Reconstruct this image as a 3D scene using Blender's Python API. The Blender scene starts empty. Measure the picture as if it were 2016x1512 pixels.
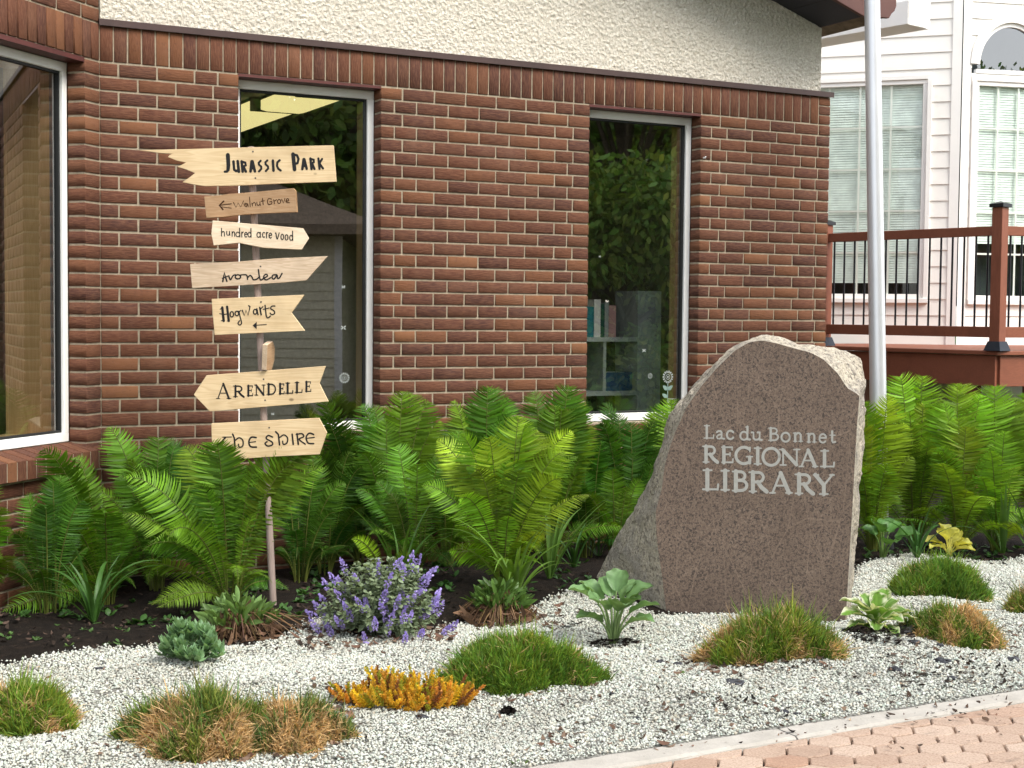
import bpy, bmesh, math, random
import numpy as np
from mathutils import Vector, Matrix, noise
random.seed(7); RNG = np.random.default_rng(7)
R = math.radians
SC = bpy.context.scene
COL = SC.collection

# ------------------------------------------------------------------ camera
CO = np.array([-1.64018, -7.77706, 1.46160])
CF = np.array([0.46615195, 0.8833062, -0.04972447])
CR = np.array([0.88457663, -0.46630393, 0.00921007])
CU = np.array([0.0150514, 0.0482784, 0.99872051])
FPX = 2846.44
cam = bpy.data.cameras.new("camera"); camo = bpy.data.objects.new("camera", cam); COL.objects.link(camo)
cam.sensor_width = 36; cam.lens = FPX / 2016 * 36; cam.clip_start = .05; cam.clip_end = 600
M = Matrix.Identity(4)
for i in range(3):
    M[i][0], M[i][1], M[i][2], M[i][3] = CR[i], CU[i], -CF[i], CO[i]
camo.matrix_world = M
SC.camera = camo

# ------------------------------------------------------------------ sky, sun, exposure
SUN_EL, SUN_AZ = R(48), R(158)          # azimuth from +y clockwise
w = bpy.data.worlds.new("World"); SC.world = w; w.use_nodes = True
nt = w.node_tree; bg = nt.nodes['Background']
sky = nt.nodes.new('ShaderNodeTexSky'); sky.sky_type = 'NISHITA'; sky.sun_disc = False
sky.sun_elevation = SUN_EL; sky.sun_rotation = SUN_AZ; sky.air_density = 1.0; sky.dust_density = 1.5; sky.ozone_density = .6
hs = nt.nodes.new('ShaderNodeHueSaturation'); hs.inputs['Saturation'].default_value = .35
nt.links.new(sky.outputs[0], hs.inputs['Color']); nt.links.new(hs.outputs[0], bg.inputs['Color'])
bg.inputs['Strength'].default_value = .15
sun = bpy.data.lights.new("sun", 'SUN'); sun.energy = 1.2; sun.angle = R(32); sun.color = (1, .955, .88)
suno = bpy.data.objects.new("sun", sun); COL.objects.link(suno)
sd = Vector((math.sin(SUN_AZ) * math.cos(SUN_EL), math.cos(SUN_AZ) * math.cos(SUN_EL), math.sin(SUN_EL)))
suno.rotation_euler = sd.to_track_quat('Z', 'Y').to_euler(); suno.location = (0, 0, 30)
SC.view_settings.view_transform = 'Standard'; SC.view_settings.look = 'None'
SC.view_settings.exposure = 1.52; SC.view_settings.gamma = 1
SC.render.engine = 'CYCLES'; SC.cycles.max_bounces = 10; SC.cycles.transparent_max_bounces = 16

# ------------------------------------------------------------------ helpers: pixel of the reference -> point in the place
def ray(px, py): return CF + CR * (px - 1008) / FPX + CU * (756 - py) / FPX
def depth_pt(px, py, z): return CO + ray(px, py) * z
def plane_pt(px, py, P, n):
    d = ray(px, py); n = np.asarray(n, float); return CO + d * ((n @ (np.asarray(P, float) - CO)) / (n @ d))
def ground_pt(px, py, z=0.): return plane_pt(px, py, (0, 0, z), (0, 0, 1))
def wall_pt(px, py, y=0.): return plane_pt(px, py, (0, y, 0), (0, 1, 0))
def depth_of(P): return float((np.asarray(P) - CO) @ CF)
def pix(P):
    d = np.asarray(P) - CO; z = d @ CF
    return np.stack([1008 + FPX * (d @ CR) / z, 756 - FPX * (d @ CU) / z], -1)
def nrm(v): v = np.asarray(v, float); return v / (np.linalg.norm(v, axis=-1, keepdims=True) + 1e-12)

# ------------------------------------------------------------------ helpers: objects
def tag(o, label=None, cat=None, group=None, kind=None):
    if label: o['label'] = label
    if cat: o['category'] = cat
    if group: o['group'] = group
    if kind: o['kind'] = kind
    return o
def empty(name, label, cat, loc=(0, 0, 0), rz=0, group=None):
    o = bpy.data.objects.new(name, None); COL.objects.link(o)
    o.location = [float(c) for c in loc]; o.rotation_euler = (0, 0, rz); o.empty_display_size = .1
    return tag(o, label, cat, group)
class MB:
    def __init__(s): s.v = []; s.f = []; s.m = []; s.n = 0; s.c = []
    def add(s, V, F, m=0, c=None):
        V = np.asarray(V, float).reshape(-1, 3); s.v.append(V)
        for f in F: s.f.append([int(i) + s.n for i in f]); s.m.append(m)
        s.n += len(V)
        if c is not None:
            c = np.asarray(c, float); s.c.append(np.broadcast_to(c, (len(V), 3)))
        return s
    def box(s, x0, x1, y0, y1, z0, z1, m=0):
        V = [(x0,y0,z0),(x1,y0,z0),(x1,y1,z0),(x0,y1,z0),(x0,y0,z1),(x1,y0,z1),(x1,y1,z1),(x0,y1,z1)]
        return s.add(V, [(0,3,2,1),(4,5,6,7),(0,1,5,4),(1,2,6,5),(2,3,7,6),(3,0,4,7)], m)
    def obox(s, A, B, wv, hv, m=0):      # bar from A to B with half-width vectors
        A, B, wv, hv = map(lambda q: np.asarray(q, float), (A, B, wv, hv)); V = []
        for P in (A, B): V += [P - wv - hv, P + wv - hv, P + wv + hv, P - wv + hv]
        return s.add(V, [(3,2,1,0),(4,5,6,7),(0,1,5,4),(1,2,6,5),(2,3,7,6),(3,0,4,7)], m)
    def tube(s, pts, rad, n=8, m=0, cap=True, c=None):
        pts = np.asarray(pts, float); k = len(pts); rad = np.broadcast_to(np.asarray(rad, float), (k,))
        t = np.gradient(pts, axis=0); t = nrm(t)
        ref = np.array([0, 0, 1.]) if abs(t[0][2]) < .9 else np.array([1., 0, 0])
        V = []
        for i in range(k):
            a = nrm(np.cross(t[i], ref)); b = np.cross(t[i], a)
            for j in range(n):
                an = 2 * math.pi * j / n; V.append(pts[i] + rad[i] * (a * math.cos(an) + b * math.sin(an)))
        F = [(i*n+j, i*n+(j+1) % n, (i+1)*n+(j+1) % n, (i+1)*n+j) for i in range(k-1) for j in range(n)]
        if cap: F += [list(range(n))[::-1], [(k-1)*n + j for j in range(n)]]
        return s.add(V, F, m, c)
    def prism(s, poly, z0, z1, m=0, axes=None, ms=None):   # poly in (a,b); extruded along third axis
        n = len(poly); A, B, C = axes if axes else (np.array([1.,0,0]), np.array([0,1.,0]), np.array([0,0,1.]))
        V = [A*p[0] + B*p[1] + C*z0 for p in poly] + [A*p[0] + B*p[1] + C*z1 for p in poly]
        s.add(V, [list(range(n))[::-1], [n + i for i in range(n)]], m)
        s.n -= 2*n; s.v.pop()
        F = [(i, (i+1) % n, n + (i+1) % n, n + i) for i in range(n)]
        return s.add(V, F, m if ms is None else ms)
    def build(s, name, mats, parent=None, smooth=False, bevel=0, loc=None, rot=None):
        V = np.concatenate(s.v) if s.v else np.zeros((0, 3))
        me = bpy.data.meshes.new(name); me.from_pydata(V.tolist(), [], s.f)
        if not isinstance(mats, (list, tuple)): mats = [mats]
        for mt in mats: me.materials.append(mt)
        if max(s.m, default=0) > 0: me.polygons.foreach_set('material_index', s.m)
        if s.c:
            Cc = np.concatenate(s.c); a = me.color_attributes.new('Col', 'FLOAT_COLOR', 'POINT')
            a.data.foreach_set('color', np.concatenate([Cc, np.ones((len(Cc), 1))], 1).astype(np.float32).ravel())
        if smooth: me.polygons.foreach_set('use_smooth', [True] * len(me.polygons))
        me.update(); o = bpy.data.objects.new(name, me); COL.objects.link(o)
        if parent: o.parent = parent
        if loc is not None: o.location = [float(c) for c in loc]
        if rot is not None: o.rotation_euler = rot
        if bevel:
            b = o.modifiers.new('bevel', 'BEVEL'); b.width = bevel; b.segments = 2; b.limit_method = 'ANGLE'; b.angle_limit = R(40)
        return o
def np_mesh(name, V, F, mats, parent=None, col=None, smooth=False, mi=None):
    """V (n,3); F (k,3|4) int array -> object (fast path)"""
    V = np.asarray(V, np.float32); F = np.asarray(F, np.int32); k = F.shape[1]
    me = bpy.data.meshes.new(name); me.vertices.add(len(V)); me.vertices.foreach_set('co', V.ravel())
    me.loops.add(F.size); me.loops.foreach_set('vertex_index', F.ravel())
    me.polygons.add(len(F)); me.polygons.foreach_set('loop_start', np.arange(0, F.size, k, dtype=np.int32))
    for mt in (mats if isinstance(mats, (list, tuple)) else [mats]): me.materials.append(mt)
    if mi is not None: me.polygons.foreach_set('material_index', np.asarray(mi, np.int32))
    if smooth: me.polygons.foreach_set('use_smooth', np.ones(len(F), bool))
    me.update(calc_edges=True)
    if col is not None:
        a = me.color_attributes.new('Col', 'FLOAT_COLOR', 'POINT')
        a.data.foreach_set('color', np.concatenate([col, np.ones((len(col), 1))], 1).astype(np.float32).ravel())
    o = bpy.data.objects.new(name, me); COL.objects.link(o)
    if parent: o.parent = parent
    return o

# ------------------------------------------------------------------ materials
class NT:
    def __init__(s, name):
        s.mat = bpy.data.materials.new(name); s.mat.use_nodes = True; s.t = s.mat.node_tree
        s.b = s.t.nodes['Principled BSDF']; s.out = s.t.nodes['Material Output']
    def n(s, typ, **kw):
        nd = s.t.nodes.new(typ)
        for k, v in kw.items():
            if k in nd.inputs: nd.inputs[k].default_value = v
            else: setattr(nd, k, v)
        return nd
    def l(s, a, b): s.t.links.new(a, b)
    def coord(s, scale=(1,1,1), kind='Object', loc=(0,0,0), rot=(0,0,0)):
        c = s.n('ShaderNodeTexCoord'); m = s.n('ShaderNodeMapping')
        m.inputs['Scale'].default_value = scale; m.inputs['Location'].default_value = loc; m.inputs['Rotation'].default_value = rot
        s.l(c.outputs[kind], m.inputs['Vector']); return m.outputs[0]
    def noise(s, vec, scale, detail=4, rough=.55, dist=0):
        x = s.n('ShaderNodeTexNoise'); x.inputs['Scale'].default_value = scale; x.inputs['Detail'].default_value = detail
        x.inputs['Roughness'].default_value = rough; x.inputs['Distortion'].default_value = dist
        if vec is not None: s.l(vec, x.inputs['Vector'])
        return x.outputs['Fac']
    def vor(s, vec, scale, feature='F1', out='Distance', rnd=1):
        x = s.n('ShaderNodeTexVoronoi'); x.feature = feature; x.inputs['Scale'].default_value = scale; x.inputs['Randomness'].default_value = rnd
        if vec is not None: s.l(vec, x.inputs['Vector'])
        return x.outputs[out]
    def ramp(s, fac, stops, interp='LINEAR'):
        r = s.n('ShaderNodeValToRGB'); r.color_ramp.interpolation = interp; e = r.color_ramp.elements
        while len(e) < len(stops): e.new(.5)
        for el, (p, c) in zip(e, stops):
            el.position = p; el.color = (*c, 1) if len(c) == 3 else c
        s.l(fac, r.inputs[0]); return r.outputs[0]
    def mix(s, fac, a, b, mode='MIX'):
        m = s.n('ShaderNodeMix'); m.data_type = 'RGBA'; m.blend_type = mode
        for sock, v in ((m.inputs[0], fac), (m.inputs[6], a), (m.inputs[7], b)):
            if hasattr(v, 'is_output'): s.l(v, sock)
            else: sock.default_value = (*v, 1) if isinstance(v, tuple) and len(v) == 3 else v
        return m.outputs[2]
    def math(s, op, a, b=0., clamp=False):
        m = s.n('ShaderNodeMath'); m.operation = op; m.use_clamp = clamp
        for sock, v in ((m.inputs[0], a), (m.inputs[1], b)):
            if hasattr(v, 'is_output'): s.l(v, sock)
            else: sock.default_value = v
        return m.outputs[0]
    def bump(s, h, strength=.5, dist=.01, nxt=None):
        b = s.n('ShaderNodeBump'); b.inputs['Strength'].default_value = strength; b.inputs['Distance'].default_value = dist
        s.l(h, b.inputs['Height'])
        if nxt is not None: s.l(nxt, b.inputs['Normal'])
        s.l(b.outputs[0], s.b.inputs['Normal']); return b.outputs[0]
    def set(s, col=None, rough=None, spec=None, metal=None):
        if col is not None:
            if hasattr(col, 'is_output'): s.l(col, s.b.inputs['Base Color'])
            else: s.b.inputs['Base Color'].default_value = (*col, 1)
        if rough is not None:
            if hasattr(rough, 'is_output'): s.l(rough, s.b.inputs['Roughness'])
            else: s.b.inputs['Roughness'].default_value = rough
        if spec is not None: s.b.inputs['Specular IOR Level'].default_value = spec
        if metal is not None: s.b.inputs['Metallic'].default_value = metal
        return s.mat
def island(t): return t.n('ShaderNodeNewGeometry').outputs['Random Per Island']

def brick_mat(name, vertical=False):
    t = NT(name); rnd = island(t)
    col = t.ramp(rnd, [(0, (.054,.022,.016)), (.18, (.078,.029,.018)), (.42, (.100,.035,.017)), (.62, (.116,.042,.019)), (.74, (.084,.037,.023)), (.87, (.140,.054,.022)), (.95, (.18,.072,.029)), (1, (.235,.102,.041))])
    sc = (26, 26, 3) if vertical else (3, 3, 26)
    v = t.coord(sc); g = t.noise(v, 7, 3, .6, .35)
    v2 = t.coord((1,1,1)); n2 = t.noise(v2, 60, 4, .7); n3 = t.noise(v2, 9, 3, .5)
    c2 = t.mix(t.math('MULTIPLY', n3, .55), col, (.070,.028,.020))
    c3 = t.mix(t.ramp(g, [(.40, (0,0,0)), (.62, (.45,.45,.45))]), c2, (.20,.09,.05))
    c4 = t.mix(t.ramp(n2, [(.3, (.35,.35,.35)), (.45, (0,0,0))]), c3, (.055,.025,.02))
    dust = t.noise(v2, 2.3, 5, .6)
    c5 = t.mix(t.ramp(dust, [(.55, (0,0,0)), (.8, (.12,.12,.12))]), c4, (.30,.21,.155))
    amt = t.math('MULTIPLY', t.math('GREATER_THAN', t.math('FRACT', t.math('MULTIPLY', rnd, 7.31)), .42), .8)
    h = t.math('ADD', t.math('MULTIPLY', g, t.math('ADD', amt, .25)), t.math('MULTIPLY', n2, .25))
    t.bump(h, .7, .006)
    return t.set(c5, .85, .25)
def simple(name, col, rough=.6, spec=.4, metal=0, var=.15, scale=8, bump=0, bscale=120):
    t = NT(name); v = t.coord()
    n1 = t.noise(v, scale, 5, .6)
    c = t.mix(t.ramp(n1, [(.3, (0,0,0)), (.7, (1,1,1))]), tuple(x * (1 - var) for x in col), tuple(min(1, x * (1 + var)) for x in col))
    if bump: t.bump(t.noise(v, bscale, 4, .6), bump, .004)
    return t.set(c, rough, spec, metal)
def glass_mat(name, tint=(.93, .96, .94), refl=7.5):
    t = NT(name); tr = t.n('ShaderNodeBsdfTransparent'); tr.inputs[0].default_value = (*tint, 1)
    gl = t.n('ShaderNodeBsdfGlossy'); gl.inputs['Roughness'].default_value = .0
    ge = t.n('ShaderNodeNewGeometry'); dt = t.n('ShaderNodeVectorMath'); dt.operation = 'DOT_PRODUCT'; t.l(ge.outputs['Incoming'], dt.inputs[0]); t.l(ge.outputs['Normal'], dt.inputs[1])
    sch = t.math('POWER', t.math('SUBTRACT', 1., t.math('ABSOLUTE', dt.outputs['Value'])), 5.); frv = t.math('ADD', t.math('MULTIPLY', sch, .96), .04)
    vv = t.coord((1, 1, 1)); b = t.n('ShaderNodeBump'); b.inputs['Strength'].default_value = .02; b.inputs['Distance'].default_value = .02
    t.l(t.noise(vv, 1.6, 1, .5), b.inputs['Height']); t.l(b.outputs[0], gl.inputs['Normal'])
    f = t.math('MINIMUM', t.math('MULTIPLY', frv, refl), .92); mx = t.n('ShaderNodeMixShader')
    t.l(f, mx.inputs[0]); t.l(tr.outputs[0], mx.inputs[1]); t.l(gl.outputs[0], mx.inputs[2]); t.l(mx.outputs[0], t.out.inputs[0])
    return t.mat
def wood_mat(name, a, b, rough=.65, rings=1., knots=True, axis=0):
    t = NT(name); sc = [14, 14, 14]; sc[axis] = 1.1
    oi = t.n('ShaderNodeObjectInfo'); c = t.n('ShaderNodeTexCoord'); ad = t.n('ShaderNodeVectorMath'); ad.operation = 'ADD'
    mulv = t.n('ShaderNodeVectorMath'); mulv.operation = 'SCALE'; mulv.inputs[0].default_value = (7, 5, 3); t.l(oi.outputs['Random'], mulv.inputs['Scale'])
    t.l(c.outputs['Object'], ad.inputs[0]); t.l(mulv.outputs[0], ad.inputs[1])
    mp = t.n('ShaderNodeMapping'); mp.inputs['Scale'].default_value = sc; t.l(ad.outputs[0], mp.inputs[0])
    wv = t.noise(mp.outputs[0], 1.6 * rings, 3, .5, .7); fine = t.noise(mp.outputs[0], 11 * rings, 3, .6)
    fr = t.math('FRACT', t.math('MULTIPLY', wv, 9.)); 
    c1 = t.mix(t.ramp(fr, [(0, (0,0,0)), (.75, (.6,.6,.6)), (1, (0,0,0))]), a, b)
    c2 = t.mix(t.math('MULTIPLY', fine, .35), c1, b)
    big = t.noise(ad.outputs[0], 5, 3, .6)
    c2 = t.mix(t.ramp(big, [(.45, (0,0,0)), (.75, (.4,.4,.4))]), c2, tuple(x * .62 for x in b))
    if knots:
        mk = t.n('ShaderNodeMapping'); mk.inputs['Scale'].default_value = (1, 1.6, 1.6); t.l(ad.outputs[0], mk.inputs[0])
        k = t.vor(mk.outputs[0], 5.5)
        c2 = t.mix(t.ramp(k, [(.0, (1,1,1)), (.05, (.8,.8,.8)), (.085, (0,0,0))]), c2, tuple(x * .38 for x in b))
    t.bump(fine, .25, .003)
    return t.set(c2, rough, .3)
def leaf_mat(name, rough=.45, trans=.35, warm=(1.25, 1.15, .55), spec=.35):
    t = NT(name); a = t.n('ShaderNodeAttribute'); a.attribute_name = 'Col'
    v = t.coord((1,1,1)); n1 = t.noise(v, 14, 3, .6)
    c = t.mix(t.ramp(n1, [(.25, (.72,.72,.72)), (.75, (1.25,1.25,1.25))]), (0., 0., 0.), (1., 1., 1.))
    col = t.mix(1., a.outputs['Color'], c, 'MULTIPLY')
    t.set(col, rough, spec); tl = t.n('ShaderNodeBsdfTranslucent')
    t.l(t.mix(1., col, warm, 'MULTIPLY'), tl.inputs[0])
    mx = t.n('ShaderNodeMixShader'); mx.inputs[0].default_value = trans
    t.l(t.b.outputs[0], mx.inputs[1]); t.l(tl.outputs[0], mx.inputs[2]); t.l(mx.outputs[0], t.out.inputs[0])
    return t.mat
m_brick = brick_mat('brick_stretcher'); m_brickv = brick_mat('brick_soldier', True)
m_mortar = simple('mortar', (.345, .285, .205), .95, .1, 0, .22, 30, .6, 200)
m_flash = simple('brown_flashing', (.055, .030, .026), .5, .4, 0, .2, 6, .15, 40)
m_lintel = simple('red_steel_lintel', (.085, .020, .016), .5, .4, 0, .2, 10, .2, 60)
m_frame = simple('white_window_frame', (.86, .85, .81), .45, .4, 0, .05, 5, .1, 60)
m_alu = simple('grey_aluminium', (.42, .44, .44), .35, .5, .6, .1, 5)
m_gasket = simple('black_gasket', (.012, .013, .013), .5, .4)
m_glass = glass_mat('window_glass')
m_glass2 = glass_mat('house_window_glass', (.93, .98, .95), 1.5)
m_woodtrim = wood_mat('varnished_wood_trim', (.62, .43, .22), (.46, .29, .125), .4, .7, False, 2)
m_intwall = simple('interior_paint', (.30, .29, .26), .8, .3)
m_intdark = simple('interior_dark_carpet', (.07, .07, .075), .9, .2)
m_stucco_t = NT('white_stucco'); t = m_stucco_t
v = t.coord((1,1,1)); vv = t.vor(v, 42); nn = t.noise(v, 70, 4, .65, .6); dirt = t.noise(v, 3, 5, .6)
c = t.mix(t.ramp(nn, [(.35, (0,0,0)), (.6, (1,1,1))]), (.60, .525, .41), (.82, .765, .65))
c = t.mix(t.ramp(dirt, [(.5, (0,0,0)), (.85, (.35,.35,.35))]), c, (.50, .44, .33))
t.bump(t.math('ADD', t.math('MULTIPLY', nn, 1.), t.math('MULTIPLY', vv, .6)), 1., .02)
m_stucco = t.set(c, .9, .2)
m_soffit = simple('dark_soffit_panel', (.035, .034, .045), .6, .3, 0, .15, 4)
m_fascia = simple('brown_fascia_board', (.12, .055, .045), .6, .3, 0, .15, 6)
m_shingle = simple('brown_shingles', (.24, .18, .13), .9, .2, 0, .35, 14, .8, 30)

# ------------------------------------------------------------------ the setting: ground, soil, gravel, kerb, paving
def h_bed(x, y):
    x = np.asarray(x, float); y = np.asarray(y, float)
    h = .018*np.sin(2.1*x + .7)*np.sin(2.7*y + 1.) + .012*np.sin(5.3*x + 1.9*y) + .008*np.sin(9.1*y - 4*x + .3)
    h += .055*np.exp(-((x-2.72)**2/.16 + (y+3.02)**2/.08)) + .03*np.exp(-((x-.2)**2/.5 + (y+2.6)**2/.2))
    edge = np.clip((y + 3.74)/.25, 0, 1); return h*edge - .012*(1-edge)
t = NT('dark_garden_soil'); v = t.coord(); n1 = t.noise(v, 14, 6, .7); n2 = t.noise(v, 90, 5, .7)
c = t.ramp(n1, [(.3, (.010,.008,.007)), (.55, (.022,.016,.012)), (.8, (.055,.037,.026))])
c = t.mix(t.ramp(n2, [(.6, (0,0,0)), (.72, (1,1,1))]), c, (.075,.055,.04)); t.bump(n2, 1., .02); m_soil = t.set(c, .95, .15)
t = NT('gravel_base'); v = t.coord(); n2 = t.vor(v, 75, 'F1', 'Color'); n1 = t.vor(v, 75)
c = t.mix(t.ramp(n1, [(.2, (0,0,0)), (.7, (1,1,1))]), (.34,.33,.29), (.10,.095,.08)); t.bump(n1, -.8, .01); m_gravbase = t.set(c, .9, .2)
t = NT('lawn_ground'); v = t.coord(); n1 = t.noise(v, 1.3, 6, .7); n2 = t.noise(v, 40, 4, .7)
c = t.mix(n2, t.ramp(n1, [(.3, (.03,.06,.015)), (.7, (.06,.10,.025))]), (.04,.075,.02)); t.bump(n2, 1., .03); m_lawn = t.set(c, .95, .15)
g = MB(); g.add([(-150,-150,-.09),(150,-150,-.09),(150,150,-.09),(-150,150,-.09)], [(0,1,2,3)])
tag(g.build('ground', m_lawn), kind='structure')

def grid_sheet(name, xs, ys, hf, mat, keep=None, dz=0.):
    X, Y = np.meshgrid(xs, ys); Z = hf(X, Y) + dz; nx = len(xs); V = np.stack([X, Y, Z], -1).reshape(-1, 3)
    I = np.arange(len(ys)*nx).reshape(len(ys), nx)
    F = np.stack([I[:-1,:-1], I[:-1,1:], I[1:,1:], I[1:,:-1]], -1).reshape(-1, 4)
    if keep is not None: F = F[keep(V[F].mean(1))]
    return np_mesh(name, V, F, mat, smooth=True)
xs = np.arange(-3.4, 7.6, .03); ys = np.arange(-3.745, 2.2, .03)
tag(grid_sheet('garden_soil', xs, ys, h_bed, m_soil, lambda c: ((c[:,1] < .05) | (c[:,0] > 4.9)) & (c[:,1] < c[:,0] + 100) & ((c[:,0] > 0) | (c[:,1] < c[:,0] + .08))), kind='structure')
GRAVEL_PX = [(-420,1360),(-60,1322),(0,1312),(80,1298),(160,1287),(280,1280),(330,1266),(400,1275),(480,1282),(560,1262),(625,1218),(690,1262),(780,1262),(860,1240),(905,1222),(960,1222),(1060,1195),(1120,1170),(1165,1172),(1300,1210),(1500,1215),(1660,1225),(1690,1118),(1760,1100),(1830,1099),(1960,1104),(2016,1096),(2160,1090)]
gp = [ground_pt(*q)[:2] for q in GRAVEL_PX] + [np.array([6.2, -3.74]), np.array([-1.9, -3.74])]
GP = np.array(gp)
def inpoly(P, poly):
    x, y = P[:,0], P[:,1]; r = np.zeros(len(P), bool); n = len(poly)
    for i in range(n):
        x0, y0 = poly[i]; x1, y1 = poly[(i+1) % n]
        cnd = ((y0 > y) != (y1 > y)); xi = (x1-x0)*(y-y0)/((y1-y0) if y1 != y0 else 1e-9) + x0
        r ^= cnd & (x < xi)
    return r
tag(grid_sheet('gravel_bed', np.arange(-2.2, 6.4, .03), np.arange(-3.745, -.4, .03), h_bed, m_gravbase, lambda c: inpoly(c, GP), .006), kind='structure')
# loose chips
def chips(n_sp, lo, hi, seed):
    rg = np.random.default_rng(seed)
    gx, gy = np.meshgrid(np.arange(-2.0, 5.9, n_sp), np.arange(-3.73, -.4, n_sp))
    P = np.stack([gx.ravel(), gy.ravel()], 1) + rg.uniform(-n_sp*.55, n_sp*.55, (gx.size, 2))
    P = P[inpoly(P + rg.normal(0, .03, P.shape), GP) & (P[:,1] > -3.735)]
    gapn = np.array([noise.noise(Vector((p[0]*9, p[1]*9, seed))) + .6*noise.noise(Vector((p[0]*27, p[1]*27, seed + 5))) for p in P]); P = P[gapn + rg.normal(0, .18, len(P)) < .70]
    q = pix(np.concatenate([P, np.zeros((len(P), 1))], 1)); P = P[(q[:,0] > -120) & (q[:,0] < 2130) & (q[:,1] < 1620)]
    n = len(P); s = rg.uniform(lo, hi, n) * np.where(rg.random(n) < .06, 1.5, 1)
    base = np.array([(1,0,0),(-1,0,0),(0,1,0),(0,-1,0),(0,0,1),(0,0,-1)], float)
    V = base[None] * s[:,None,None] * rg.uniform(.55, 1.2, (n, 6, 1)) + rg.normal(0, .22, (n, 6, 3)) * s[:,None,None]
    V[:,:,2] *= .75
    a = rg.uniform(0, 6.28, n); b = rg.normal(0, .5, n); ca, sa, cb, sb = np.cos(a), np.sin(a), np.cos(b), np.sin(b)
    x = V[:,:,0]*ca[:,None] - V[:,:,1]*sa[:,None]; y = V[:,:,0]*sa[:,None] + V[:,:,1]*ca[:,None]; z = V[:,:,2]
    y2 = y*cb[:,None] - z*sb[:,None]; z2 = y*sb[:,None] + z*cb[:,None]
    zz = h_bed(P[:,0], P[:,1]) + .006 + s*rg.uniform(.1, .75, n)
    V = np.stack([x + P[:,0,None], y2 + P[:,1,None], z2 + zz[:,None]], -1)
    T = np.array([(0,2,4),(2,1,4),(1,3,4),(3,0,4),(2,0,5),(1,2,5),(3,1,5),(0,3,5)])
    F = (T[None] + (np.arange(n)*6)[:,None,None]).reshape(-1, 3)
    return V.reshape(-1, 3), F
t = NT('white_gravel_chips'); rnd = island(t)
c = t.ramp(rnd, [(0,(.06,.06,.05)),(.03,(.28,.28,.25)),(.08,(.54,.55,.47)),(.3,(.65,.67,.58)),(.5,(.74,.75,.66)),(.62,(.60,.69,.59)),(.72,(.70,.66,.53)),(.84,(.79,.80,.73)),(.94,(.55,.48,.35)),(1,(.83,.83,.77))])
v = t.coord(); nn = t.noise(v, 90, 3, .6); c = t.mix(t.ramp(nn, [(.35,(.35,.35,.35)),(.6,(0,0,0))]), c, (.45,.46,.42)); big = t.noise(t.coord((1,1,1)), 2.6, 5, .65); c = t.mix(t.ramp(big, [(.48,(0,0,0)),(.72,(.6,.6,.6))]), c, (.36,.335,.275)); m_chip = t.set(c, .6, .35)
V1, F1 = chips(.0102, .0042, .0078, 1); V2, F2 = chips(.04, .007, .011, 2)
tag(np_mesh('gravel', np.concatenate([V1, V2]), np.concatenate([F1, F2 + len(V1)]), m_chip), kind='stuff')

# kerb: cast concrete edging in lengths
t = NT('kerb_concrete'); v = t.coord(); a_ = t.noise(v, 6, 6, .7); b_ = t.noise(v, 120, 4, .7); d_ = t.noise(v, 26, 5, .7)
c = t.mix(t.ramp(a_, [(.35,(0,0,0)),(.65,(1,1,1))]), (.56,.52,.455), (.44,.405,.35)); c = t.mix(t.ramp(b_, [(.6,(0,0,0)),(.72,(.7,.7,.7))]), c, (.30,.27,.23)); c = t.mix(t.ramp(d_, [(.62,(0,0,0)),(.74,(.6,.6,.6))]), c, (.22,.19,.155)); t.bump(b_, .6, .004); m_conc = t.set(c, .92, .15)
kb = MB()
joints = [-4.2, -2.7, -1.12, .42, 1.552, 3.1, 4.7, 6.3, 7.9]
for a, b in zip(joints[:-1], joints[1:]):
    a += .004; b -= .004; y0, y1 = -3.875, -3.748
    prof = [(y0, -.16), (y0, -.018), (y0+.004, -.007), (y0+.016, .001), (y1-.016, .002), (y1-.004, -.006), (y1, -.016), (y1, -.16)]
    ns = 14; xs_ = np.linspace(a, b, ns); V = []
    for x in xs_:
        for yy, zz in prof: V.append((x, yy + .0025*math.sin(x*23 + zz*90), zz + .0015*math.sin(x*31 + yy*70)))
    k = len(prof); F = [(i*k+j, i*k+j+1, (i+1)*k+j+1, (i+1)*k+j) for i in range(ns-1) for j in range(k-1)]
    F += [list(range(k)), [(ns-1)*k + j for j in range(k)][::-1]]
    kb.add(V, F)
tag(kb.build('kerb', m_conc), kind='structure')
# paving: sand bed + interlocking six-sided clay pavers
m_joint = simple('paver_joint_sand', (.045, .032, .026), .95, .1, 0, .3, 40, .5, 200)
g = MB(); g.add([(-6,-7.5,-.03),(9,-7.5,-.03),(9,-3.872,-.03),(-6,-3.872,-.03)], [(0,1,2,3)])
g.build('paving_bed', m_joint)['kind'] = 'structure'
t = NT('tan_clay_paver'); rnd = island(t); v = t.coord(); n1 = t.noise(v, 130, 4, .7); n2 = t.noise(v, 2.2, 5, .65); n3 = t.noise(v, 11, 3, .6)
c = t.ramp(rnd, [(0,(.45,.305,.22)),(.3,(.52,.38,.285)),(.6,(.56,.415,.315)),(.85,(.60,.46,.355)),(1,(.46,.285,.195))])
c = t.mix(t.ramp(n1, [(.32,(.65,.65,.65)),(.55,(0,0,0))]), c, (.26,.15,.10)); c = t.mix(t.ramp(n1, [(.6,(0,0,0)),(.75,(.5,.5,.5))]), c, (.70,.58,.45))
c = t.mix(t.ramp(n2, [(.55,(0,0,0)),(.8,(.6,.6,.6))]), c, (.25,.17,.125)); sp = t.noise(t.coord((1,1.6,1)), 3.1, 6, .7); c = t.mix(t.ramp(sp, [(.60,(0,0,0)),(.70,(.85,.85,.85))]), c, (.12,.09,.07)); t.bump(n1, .5, .004); m_paver = t.set(c, .9, .2)
pv = MB(); PW, PH, PT = .185, .118, .044
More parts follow.
